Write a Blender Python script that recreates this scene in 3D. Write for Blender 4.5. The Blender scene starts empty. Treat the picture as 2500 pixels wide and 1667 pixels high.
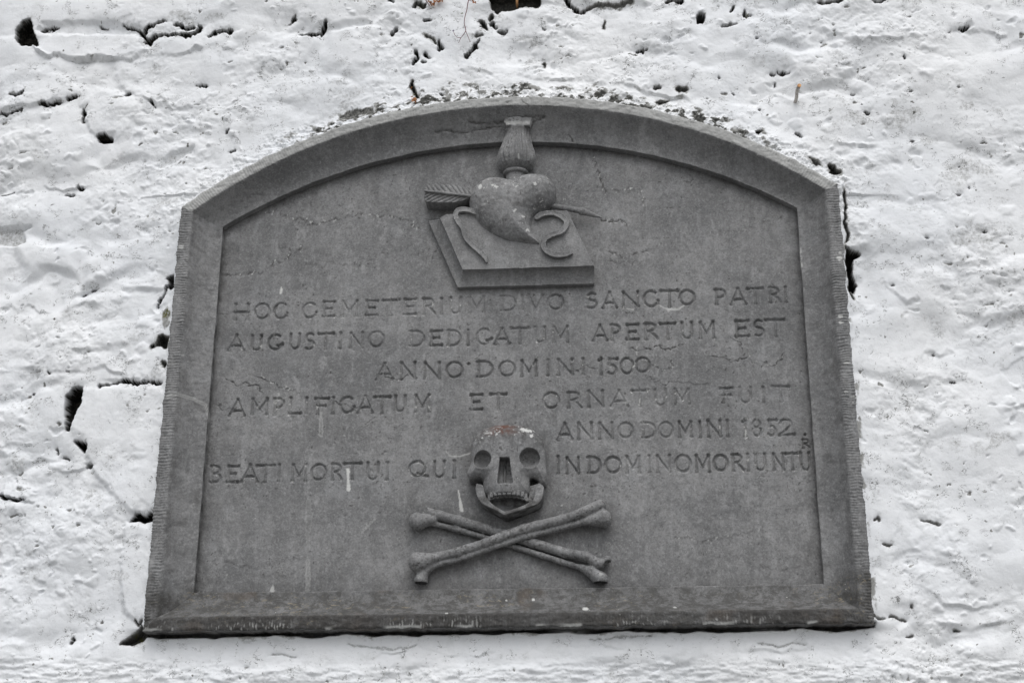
import bpy, math, time
import numpy as np
T0 = time.time()
# ------------------------------------------------------------------ camera
F = 3677.0                                   # focal length in photo pixels (2500 wide)
up = np.array([35., -9530., F]); up /= np.linalg.norm(up)
xr = np.array([47000., -1246.1, -F]); xr -= up * xr.dot(up); xr /= np.linalg.norm(xr)
fw = np.cross(up, xr)
R = np.stack([xr, fw, up])                   # world = R @ (right, down, forward)
CAM = np.array([0.2776, 0.0, 1.6]); DIST = 3.1087
sc = bpy.context.scene
cam_d = bpy.data.cameras.new("camera"); cam = bpy.data.objects.new("camera", cam_d)
sc.collection.objects.link(cam); sc.camera = cam
cam_d.sensor_width = 36.0; cam_d.lens = 36.0 * F / 2500.0; cam_d.clip_end = 200.0; cam_d.clip_start = 0.05
from mathutils import Matrix, Vector
rx, ry, rz = R @ np.array([1, 0, 0.]), R @ np.array([0, -1., 0]), R @ np.array([0, 0, -1.])
# the wall plane is world y = 0, the camera stands at y = -DIST
CY = -DIST
cam.matrix_world = Matrix(((rx[0], ry[0], rz[0], CAM[0]), (rx[1], ry[1], rz[1], CY), (rx[2], ry[2], rz[2], CAM[2]), (0, 0, 0, 1)))
# ------------------------------------------------------------------ light
SUN_EL, SUN_AZ = 57.0, 8.0                   # high, thin overcast; slightly to the right of the camera
w = bpy.data.worlds.new("World"); sc.world = w; w.use_nodes = True
nt = w.node_tree; nt.nodes.clear()
sky = nt.nodes.new("ShaderNodeTexSky"); sky.sky_type = 'NISHITA'; sky.sun_disc = False
sky.sun_elevation = math.radians(SUN_EL); sky.sun_rotation = math.radians(180 - SUN_AZ)
sky.air_density = 1.0; sky.dust_density = 2.0; sky.ozone_density = 1.0
hs = nt.nodes.new("ShaderNodeHueSaturation"); hs.inputs["Saturation"].default_value = 0.2   # cloud cover
bg = nt.nodes.new("ShaderNodeBackground"); bg.inputs["Strength"].default_value = 0.15
out = nt.nodes.new("ShaderNodeOutputWorld")
nt.links.new(sky.outputs[0], hs.inputs["Color"]); nt.links.new(hs.outputs[0], bg.inputs["Color"]); nt.links.new(bg.outputs[0], out.inputs["Surface"])
sl = bpy.data.lights.new("sun", 'SUN'); sl.energy = 0.85; sl.angle = math.radians(50); sl.color = (1.0, 0.99, 0.975)
so = bpy.data.objects.new("sun", sl); sc.collection.objects.link(so)
dvec = Vector((math.sin(math.radians(SUN_AZ)) * math.cos(math.radians(SUN_EL)), -math.cos(math.radians(SUN_AZ)) * math.cos(math.radians(SUN_EL)), math.sin(math.radians(SUN_EL))))
so.rotation_euler = dvec.to_track_quat('Z', 'Y').to_euler(); so.location = (1, -6, 8)
sc.view_settings.view_transform = 'Standard'; sc.view_settings.look = 'None'; sc.view_settings.gamma = 1.0
sc.view_settings.exposure = 0.2

# ------------------------------------------------------------------ helpers: photo point -> place on a plane h metres proud of the wall
K = 2500.0 / 2352.0
def P(u, v, h=0.0):
    d = R @ np.array([u - 1250.0, v - 833.5, F]); t = (DIST - h) / d[1]
    return np.array([CAM[0] + d[0] * t, CAM[2] + d[2] * t])
def PA(u, v, h=0.0):
    d = [R[i, 0] * (u - 1250.0) + R[i, 1] * (v - 833.5) + R[i, 2] * F for i in range(3)]
    t = (DIST - h) / d[1]
    return CAM[0] + d[0] * t, CAM[2] + d[2] * t
def UV(x, z, h=0.0):                         # where a point of that plane shows in the photograph's survey
    dx = x - CAM[0]; dy = DIST - h; dz = z - CAM[2]
    c = [R[0, i] * dx + R[1, i] * dy + R[2, i] * dz for i in range(3)]
    return 1250.0 + F * c[0] / c[2], 833.5 + F * c[1] / c[2]
PX = 0.00087
def sstep(a, b, x):
    t = np.clip((x - a) / (b - a), 0, 1); return t * t * (3 - 2 * t)
_M = np.uint32(0xffffffff)
def _hash(ix, iy, iz, seed):
    h = (ix.astype(np.uint32) * np.uint32(374761393)) ^ (iy.astype(np.uint32) * np.uint32(668265263)) ^ (iz.astype(np.uint32) * np.uint32(2147483647 - 58)) ^ np.uint32((seed * 974711 + 12345) & 0xffffffff)
    h = (h ^ (h >> np.uint32(13))) * np.uint32(1274126177)
    h = (h ^ (h >> np.uint32(16))) * np.uint32(2246822519)
    return h ^ (h >> np.uint32(15))
def pn2(x, y, seed=0):
    x = np.asarray(x, np.float32); y = np.asarray(y, np.float32)
    fx = np.floor(x); fy = np.floor(y); ix = fx.astype(np.int64); iy = fy.astype(np.int64); x = x - fx; y = y - fy
    z0 = np.zeros_like(ix)
    def g(a, b, dx, dy):
        ang = _hash(ix + a, iy + b, z0, seed).astype(np.float32) * np.float32(2 * math.pi / 4294967296.0)
        return np.cos(ang) * dx + np.sin(ang) * dy
    sx = x * x * x * (x * (x * 6 - 15) + 10); sy = y * y * y * (y * (y * 6 - 15) + 10)
    a = g(0, 0, x, y); b = g(1, 0, x - 1, y); c = g(0, 1, x, y - 1); d = g(1, 1, x - 1, y - 1)
    return (a + (b - a) * sx + (c - a) * sy + (a - b - c + d) * sx * sy) * np.float32(1.5)
def vn3(x, y, z, seed=0):
    x = np.asarray(x, np.float32); y = np.asarray(y, np.float32); z = np.asarray(z, np.float32)
    fx = np.floor(x); fy = np.floor(y); fz = np.floor(z)
    ix, iy, iz = fx.astype(np.int64), fy.astype(np.int64), fz.astype(np.int64)
    x = x - fx; y = y - fy; z = z - fz; x = x * x * (3 - 2 * x); y = y * y * (3 - 2 * y); z = z * z * (3 - 2 * z)
    r = 0
    for a in (0, 1):
        for b in (0, 1):
            for c in (0, 1):
                r = r + _hash(ix + a, iy + b, iz + c, seed).astype(np.float32) / np.float32(4294967296.0) * (x if a else 1 - x) * (y if b else 1 - y) * (z if c else 1 - z)
    return r * 2 - 1
def fbm(x, y, n=4, seed=0, gain=0.5):
    r = 0; a = 1.0
    for i in range(n): r = r + a * pn2(x, y, seed + i * 17); x = x * 2.03 + 3.1; y = y * 2.03 + 1.7; a *= gain
    return r
def billow(x, y, n=3, seed=0):
    r = 0; a = 1.0
    for i in range(n): r = r + a * (np.abs(pn2(x, y, seed + i * 13)) * 2 - 0.55); x = x * 2.1 + 5; y = y * 2.1 + 9; a *= 0.5
    return r
def blobs(x, y, seed, density=0.5):          # scattered round bumps, 0..1, cell size 1
    fx = np.floor(x); fy = np.floor(y); r = np.zeros_like(x)
    for a in (-1, 0, 1):
        for b in (-1, 0, 1):
            ix = (fx + a).astype(np.int64); iy = (fy + b).astype(np.int64); z0 = np.zeros_like(ix)
            h1 = _hash(ix, iy, z0, seed) / 4294967296.0; h2 = _hash(ix, iy, z0, seed + 1) / 4294967296.0
            h3 = _hash(ix, iy, z0, seed + 2) / 4294967296.0; h4 = _hash(ix, iy, z0, seed + 3) / 4294967296.0
            rad = 0.18 + 0.5 * h3 * h3
            d2 = ((x - (ix + h1)) ** 2 + ((y - (iy + h2)) * 1.25) ** 2) / (rad * rad)
            r = np.maximum(r, np.where(h4 < density, np.clip(1 - d2, 0, 1) ** 1.5 * (0.4 + 0.6 * h3), 0))
    return r
def cells(x, y, seed):                       # nearest / second nearest jittered cell and a random value per cell
    fx = np.floor(x); fy = np.floor(y); f1 = np.full(x.shape, 9., np.float32); f2 = f1.copy(); rv = np.zeros_like(f1)
    for b in (-1, 0, 1):
        for a in (-2, -1, 0, 1, 2):
            ix = (fx + a).astype(np.int64); iy = (fy + b).astype(np.int64); z0 = np.zeros_like(ix)
            h1 = _hash(ix, iy, z0, seed) / 4294967296.0; h2 = _hash(ix, iy, z0, seed + 1) / 4294967296.0; h3 = _hash(ix, iy, z0, seed + 2) / 4294967296.0
            d = np.maximum(np.abs(x - (ix + 0.5 * (iy % 2) + 0.5 + 0.55 * (h1 - .5))), np.abs(y - (iy + 0.5 + 0.35 * (h2 - .5)))) * 0.75 + 0.25 * np.hypot(x - (ix + 0.5 * (iy % 2) + 0.5 + 0.55 * (h1 - .5)), y - (iy + 0.5 + 0.35 * (h2 - .5)))
            m = d < f1; f2 = np.where(m, f1, np.minimum(f2, d)); rv = np.where(m, h3, rv); f1 = np.where(m, d, f1)
    return f1, f2, rv
def polydist(u, v, pts):
    """distance, side (+1 = left of travel / above), arc parameter 0..1 to an open polyline"""
    best = np.full(u.shape, 1e9, np.float32); side = np.ones(u.shape, np.float32); par = np.zeros(u.shape, np.float32)
    pts = np.asarray(pts, float); L = np.hypot(*(pts[1:] - pts[:-1]).T); tot = L.sum(); acc = 0
    for (a, b), l in zip(zip(pts[:-1], pts[1:]), L):
        dx, dy = b - a
        t = np.clip(((u - a[0]) * dx + (v - a[1]) * dy) / (l * l + 1e-9), 0, 1)
        d = np.hypot(u - a[0] - t * dx, v - a[1] - t * dy)
        m = d < best
        best = np.where(m, d, best); side = np.where(m, np.sign(dy * (u - a[0]) - dx * (v - a[1]) + 1e-9), side); par = np.where(m, (acc + t * l) / tot, par)
        acc += l
    return best, side, par
def polysd(u, v, pts):
    """signed distance to a closed polygon, negative inside"""
    pts = np.asarray(pts, float); n = len(pts); d = np.full(u.shape, 1e18); s = np.ones(u.shape)
    for i in range(n):
        a = pts[i]; b = pts[(i + 1) % n]; ex, ey = b - a; wx = u - a[0]; wy = v - a[1]
        t = np.clip((wx * ex + wy * ey) / (ex * ex + ey * ey + 1e-12), 0, 1)
        d = np.minimum(d, (wx - ex * t) ** 2 + (wy - ey * t) ** 2)
        c1 = v >= a[1]; c2 = v < b[1]; c3 = ex * wy > ey * wx
        flip = (c1 & c2 & c3) | (~c1 & ~c2 & ~c3); s = np.where(flip, -s, s)
    return s * np.sqrt(d)
def window(u, v, pts, m):
    pts = np.asarray(pts, float)
    return np.nonzero((u > pts[:, 0].min() - m) & (u < pts[:, 0].max() + m) & (v > pts[:, 1].min() - m) & (v < pts[:, 1].max() + m))

# ------------------------------------------------------------------ objects
COL = sc.collection
def thing(name, label, cat, loc):
    o = bpy.data.objects.new(name, None); COL.objects.link(o); o.location = loc; o.empty_display_size = 0.1
    o['label'] = label; o['category'] = cat; return o
def link(name, me, mat, parent=None, label=None):
    o = bpy.data.objects.new(name, me); COL.objects.link(o)
    if mat: me.materials.append(mat)
    if parent is not None:
        o.parent = parent
        p = parent; l = Vector((0, 0, 0))
        while p is not None: l += p.location; p = p.parent
        o.location = -l
    if label: o['label'] = label
    return o
def mesh_np(name, verts, faces, normals=None, attrs=None, smooth=True):
    verts = np.ascontiguousarray(verts, np.float32); faces = np.ascontiguousarray(faces, np.int32)
    n = faces.shape[1]; me = bpy.data.meshes.new(name)
    me.vertices.add(len(verts)); me.vertices.foreach_set("co", verts.ravel())
    me.loops.add(faces.size); me.loops.foreach_set("vertex_index", faces.ravel())
    me.polygons.add(len(faces)); me.polygons.foreach_set("loop_start", np.arange(0, faces.size, n, dtype=np.int32))
    me.update(calc_edges=True)
    me.polygons.foreach_set("use_smooth", np.full(len(faces), smooth))
    for k, a in (attrs or {}).items():
        at = me.attributes.new(k, 'FLOAT', 'POINT'); at.data.foreach_set("value", np.ascontiguousarray(a, np.float32))
    if normals is not None: me.normals_split_custom_set_from_vertices(normals)
    return me
def sub_mesh(name, V, N, Fc, A, mat, parent, label=None):
    """one object out of a shared relief surface: the faces Fc with the vertices they use"""
    used, inv = np.unique(Fc.ravel(), return_inverse=True)
    me = mesh_np(name, V[used], inv.reshape(Fc.shape), N[used] if N is not None else None, {k: a[used] for k, a in A.items()})
    return link(name, me, mat, parent, label)

# ------------------------------------------------------------------ materials
def nodes(mat):
    mat.use_nodes = True; t = mat.node_tree; t.nodes.clear(); return t
class G:
    def __init__(s, name):
        s.m = bpy.data.materials.new(name); s.t = nodes(s.m); s.o = s.n("ShaderNodeOutputMaterial"); s.b = s.n("ShaderNodeBsdfPrincipled")
        s.t.links.new(s.b.outputs[0], s.o.inputs[0]); s.c = s.n("ShaderNodeTexCoord").outputs["Object"]
    def n(s, k): return s.t.nodes.new(k)
    def put(s, sock, v):
        if isinstance(v, bpy.types.NodeSocket): s.t.links.new(v, sock)
        else: sock.default_value = v
    def noise(s, scale, detail=3, rough=0.55, dist=0.0, vec=None):
        n = s.n("ShaderNodeTexNoise"); n.inputs["Scale"].default_value = scale; n.inputs["Detail"].default_value = detail
        n.inputs["Roughness"].default_value = rough; n.inputs["Distortion"].default_value = dist; s.put(n.inputs["Vector"], vec or s.c); return n.outputs["Fac"]
    def voro(s, scale, feat='F1', vec=None):
        n = s.n("ShaderNodeTexVoronoi"); n.feature = feat; n.inputs["Scale"].default_value = scale; s.put(n.inputs["Vector"], vec or s.c); return n.outputs["Distance"]
    def mapv(s, scale=(1, 1, 1), rot=(0, 0, 0)):
        n = s.n("ShaderNodeMapping"); n.inputs["Scale"].default_value = scale; n.inputs["Rotation"].default_value = rot; s.put(n.inputs["Vector"], s.c); return n.outputs[0]
    def rng(s, v, a, b, c=0.0, d=1.0, smooth=True):
        n = s.n("ShaderNodeMapRange"); n.interpolation_type = 'SMOOTHSTEP' if smooth else 'LINEAR'
        for k, x in zip(("Value", "From Min", "From Max", "To Min", "To Max"), (v, a, b, c, d)): s.put(n.inputs[k], x)
        return n.outputs[0]
    def math(s, op, a, b=0.0):
        n = s.n("ShaderNodeMath"); n.operation = op; s.put(n.inputs[0], a); s.put(n.inputs[1], b); return n.outputs[0]
    def mix(s, f, a, b, mode='MIX'):
        n = s.n("ShaderNodeMix"); n.data_type = 'RGBA'; n.blend_type = mode; s.put(n.inputs[0], f)
        for k, x in ((6, a), (7, b)): s.put(n.inputs[k], x if isinstance(x, bpy.types.NodeSocket) else (*x, 1.0))
        return n.outputs[2]
    def attr(s, name):
        n = s.n("ShaderNodeAttribute"); n.attribute_name = name; return n.outputs["Fac"]
    def bump(s, h, strength, dist, prev=None):
        n = s.n("ShaderNodeBump"); n.inputs["Strength"].default_value = strength; n.inputs["Distance"].default_value = dist
        s.put(n.inputs["Height"], h)
        if prev is not None: s.put(n.inputs["Normal"], prev)
        return n.outputs[0]
    def done(s, col, rough, nrm=None, spec=0.3):
        s.put(s.b.inputs["Base Color"], col); s.put(s.b.inputs["Roughness"], rough); s.b.inputs["Specular IOR Level"].default_value = spec
        if nrm is not None: s.put(s.b.inputs["Normal"], nrm)
        return s.m
def grey(v, t=0.0): return (v * (1 + t), v, v * (1 - t))
def stone_mat(name, base=0.165, lich=0.0, speck=1.0):
    g = G(name)
    big = g.noise(5, 4, 0.6); mid = g.noise(28, 5, 0.6, 0.4); fine = g.noise(230, 4, 0.7); vf = g.noise(620, 2, 0.6)
    c = g.mix(g.rng(big, 0.32, 0.68), grey(base * 0.76, 0.0), grey(base * 1.2, 0.01))
    c = g.mix(g.rng(mid, 0.35, 0.68), c, grey(base * 0.74), 'MIX') if False else g.mix(g.math('MULTIPLY', g.rng(mid, 0.46, 0.68), 0.42), c, grey(base * 0.62, -0.015))
    cl = g.noise(11, 6, 0.68, 0.8); c = g.mix(g.math('MULTIPLY', g.rng(cl, 0.47, 0.64), 0.55), c, grey(base * 0.66, 0.005)); c = g.mix(g.math('MULTIPLY', g.rng(cl, 0.47, 0.32), 0.5), c, grey(base * 1.3, -0.01))
    sk = g.noise(7, 5, 0.65, 0.3, g.mapv((5.5, 1, 0.7))); c = g.mix(g.math('MULTIPLY', g.rng(sk, 0.52, 0.72), 0.36), c, grey(base * 0.6)); c = g.mix(g.math('MULTIPLY', g.rng(sk, 0.46, 0.32), 0.36), c, grey(base * 1.35))
    pc = g.noise(17, 5, 0.7, 0.5, g.mapv((1.6, 1, 0.9))); c = g.mix(g.math('MULTIPLY', g.rng(pc, 0.54, 0.68), 0.5), c, grey(base * 1.6, 0.005))
    # round damp spots
    sp = g.math('MULTIPLY', g.rng(g.voro(55), 0.32, 0.12), g.rng(g.noise(9, 2), 0.45, 0.6))
    c = g.mix(g.math('MULTIPLY', sp, 0.33), c, grey(base * 0.6, -0.02))
    # grain
    c = g.mix(g.math('MULTIPLY', g.rng(fine, 0.51, 0.69), 0.42), c, grey(base * 1.8, 0.005))
    c = g.mix(g.math('MULTIPLY', g.rng(fine, 0.48, 0.32), 0.48), c, grey(base * 0.42))
    f2 = g.noise(95, 5, 0.7); c = g.mix(g.math('MULTIPLY', g.rng(f2, 0.51, 0.68), 0.42), c, grey(base * 0.55)); c = g.mix(g.math('MULTIPLY', g.rng(f2, 0.48, 0.33), 0.34), c, grey(base * 1.5))
    c = g.mix(g.math('MULTIPLY', g.rng(vf, 0.58, 0.75), 0.22), c, grey(base * 1.9, 0.01))
    # dark pits
    pit = g.math('MULTIPLY', g.rng(g.voro(210), 0.2, 0.08), g.rng(g.math('ADD', g.noise(16, 3), g.math('MULTIPLY', g.attr('lichen'), 0.12)), 0.5, 0.62))
    c = g.mix(g.math('MULTIPLY', pit, 0.85 * speck), c, grey(base * 0.22, 0.03))
    # sparse pale flecks of lime
    fl = g.math('MULTIPLY', g.rng(g.voro(150, vec=g.mapv((1, 1, 1.2))), 0.16, 0.07), g.rng(g.noise(21, 4, 0.7), 0.6, 0.68))
    c = g.mix(g.math('MULTIPLY', fl, 0.5), c, grey(0.42, 0.01))
    if lich > 0:                              # weathered, dark crust with tan and white lichen specks
        lich = g.math("MULTIPLY", g.attr("lichen"), lich); la = g.attr("lichen"); c = g.mix(g.math("MULTIPLY", la, 0.5), c, grey(base * 0.42, 0.02))
        lz = g.rng(g.noise(48, 6, 0.8, 0.3, g.mapv((0.8, 1, 1))), 0.42, 0.58)
        c = g.mix(g.math('MULTIPLY', lz, lich), c, (0.06, 0.058, 0.054))
        tn = g.math('MULTIPLY', g.rng(g.noise(120, 4, 0.75, 0.6, g.mapv((0.6, 1, 1.2))), 0.56, 0.66), g.rng(g.noise(6, 3), 0.42, 0.6))
        c = g.mix(g.math('MULTIPLY', tn, lich), c, (0.27, 0.235, 0.17))
        rd = g.rng(g.noise(9, 3), 0.58, 0.7); c = g.mix(g.math('MULTIPLY', rd, g.math('MULTIPLY', lich, 0.6)), c, (0.12, 0.095, 0.075))
        w1 = g.rng(g.voro(95), 0.13, 0.08); c = g.mix(g.math('MULTIPLY', la, g.math('MULTIPLY', w1, g.rng(g.noise(13, 2), 0.6, 0.66))), c, (0.6, 0.6, 0.56))
    st = g.attr("stain_shade"); brk = g.rng(g.noise(75, 4, 0.7), 0.3, 0.6)
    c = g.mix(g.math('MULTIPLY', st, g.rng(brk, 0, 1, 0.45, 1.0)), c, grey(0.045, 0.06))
    rs = g.attr("rust"); c = g.mix(g.math('MULTIPLY', rs, brk), c, (0.125, 0.065, 0.05))
    pa = g.attr("pale"); c = g.mix(pa, c, (0.56, 0.56, 0.54))
    nb = g.bump(g.noise(320, 3, 0.7), 0.55, 0.0012)
    nb = g.bump(g.noise(60, 5, 0.65), 0.5, 0.0030, nb)
    nb = g.bump(pit, 0.5, -0.0012, nb)
    return g.done(c, 0.82, nb, 0.25)
M_PANEL = stone_mat("carved_limestone", 0.215)
M_RIM = stone_mat("tooled_limestone", 0.215, 0.75, 1.2)
M_RELIEF = stone_mat("relief_limestone", 0.22, 0.0, 1.3)
def wall_mat():
    g = G("whitewash")
    big = g.noise(2.5, 4, 0.6)
    c = g.mix(g.rng(big, 0.3, 0.7), (0.78, 0.795, 0.815), (0.83, 0.835, 0.84))
    gr = g.rng(g.noise(24, 5, 0.7, 0.3), 0.45, 0.75)
    c = g.mix(g.math('MULTIPLY', gr, 0.45), c, (0.6, 0.61, 0.61))
    fs = g.math('MULTIPLY', g.rng(g.noise(330, 3, 0.7), 0.6, 0.72), g.rng(g.noise(11, 4, 0.65), 0.46, 0.62))
    c = g.mix(g.math('MULTIPLY', fs, 0.7), c, (0.3, 0.295, 0.27))
    # hair cracks and brush flecks, in patches
    hv = g.noise(85, 2, 0.5, 1.2, g.mapv((1, 1, 1.5)))
    hl = g.rng(g.math('ABSOLUTE', g.math('SUBTRACT', hv, 0.5)), 0.03, 0.010)
    hm = g.math('MULTIPLY', g.rng(g.noise(40, 3, 0.6), 0.54, 0.60), g.rng(g.noise(7, 3, 0.6), 0.40, 0.58))
    hl = g.math('MULTIPLY', hl, hm)
    c = g.mix(g.math('MULTIPLY', hl, 0.8), c, (0.14, 0.14, 0.13))
    d = g.attr("dirt"); br = g.noise(140, 5, 0.75)
    dm = g.rng(g.math('ADD', d, g.math('MULTIPLY', g.math('SUBTRACT', br, 0.5), 0.9)), 0.28, 0.75)
    c = g.mix(g.math('MULTIPLY', dm, 0.8), c, (0.2, 0.195, 0.175))
    dk = g.rng(g.math('ADD', d, g.math('MULTIPLY', g.math('SUBTRACT', g.noise(260, 4, 0.75), 0.5), 1.1)), 0.75, 1.15)
    c = g.mix(g.math('MULTIPLY', dk, 0.85), c, (0.05, 0.05, 0.045))
    hcol = g.mix(g.rng(g.noise(90, 4, 0.7), 0.45, 0.65), (0.02, 0.02, 0.018), (0.075, 0.07, 0.06))
    c = g.mix(g.attr("hole"), c, hcol)
    ms = g.math('MULTIPLY', g.attr("moss"), g.rng(g.noise(200, 3), 0.4, 0.6)); c = g.mix(ms, c, (0.13, 0.13, 0.05))
    nb = g.bump(g.noise(260, 4, 0.7), 0.5, 0.0012)
    nb = g.bump(g.noise(75, 4, 0.6), 0.35, 0.003, nb)
    nb = g.bump(hl, 0.6, -0.002, nb)
    return g.done(c, 0.95, nb, 0.06)
M_WALL = wall_mat()
def plain(name, col, rough=0.7, var=0.25, scale=150):
    g = G(name); c = g.mix(g.rng(g.noise(scale, 4, 0.6), 0.35, 0.65), tuple(x * (1 - var) for x in col), tuple(min(1, x * (1 + var)) for x in col))
    return g.done(c, rough, g.bump(g.noise(scale * 3, 3), 0.4, 0.0006))
M_WOOD = plain("weathered_wood", (0.42, 0.39, 0.36)); M_CUT = plain("fresh_cut_wood", (0.62, 0.34, 0.16))
M_LEAF_DRY = plain("dry_leaf", (0.36, 0.16, 0.07), 0.7, 0.4); M_LEAF_GREEN = plain("green_leaf", (0.16, 0.2, 0.09)); M_STEM = plain("red_stem", (0.17, 0.07, 0.08))
M_FLOWER = plain("violet_flower", (0.22, 0.15, 0.33))

# ------------------------------------------------------------------ plaque outline (metres, centred on x = 0)
PLQ = thing("memorial_plaque", "dark grey arched limestone plaque with Latin inscription, flaming heart, skull and crossed bones", "plaque", (0, 0, 2.165))
H_RIM, H_CAV, H_PAN = 0.035, -0.015, -0.036
#            half width, bottom z, shoulder z, apex z
ST_OUT = np.array([0.7525, 2.165, 3.1475, 3.406]); ST_IN = np.array([0.7245, 2.193, 3.1335, 3.381])
ST_CAV = np.array([0.6635, 2.2545, 3.116, 3.3115]); ST_PAN = np.array([0.6655, 2.2525, 3.117, 3.3135])
def outline(st, n_side, n_arc, n_base):
    hw, zb, zs, za = st; sg = za - zs; r = (hw * hw + sg * sg) / (2 * sg); cz = za - r; a = math.asin(min(1, hw / r))
    t = np.linspace(0, 1, n_side); Ls = np.stack([np.full(n_side, -hw), zb + (zs - zb) * t], 1)
    th = np.linspace(-a, a, n_arc); Ar = np.stack([r * np.sin(th), cz + r * np.cos(th)], 1)
    Rs = np.stack([np.full(n_side, hw), zs + (zb - zs) * t], 1)
    tb = np.linspace(0, 1, n_base); Bs = np.stack([hw - 2 * hw * tb, np.full(n_base, zb)], 1)
    return Ls, Ar, Rs, Bs
def inside_d(x, z, st):                        # signed distance-like, positive inside
    hw, zb, zs, za = st; sg = za - zs; r = (hw * hw + sg * sg) / (2 * sg); cz = za - r
    return np.minimum(np.minimum(hw - np.abs(x), z - zb), r - np.hypot(x, z - cz))

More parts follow.
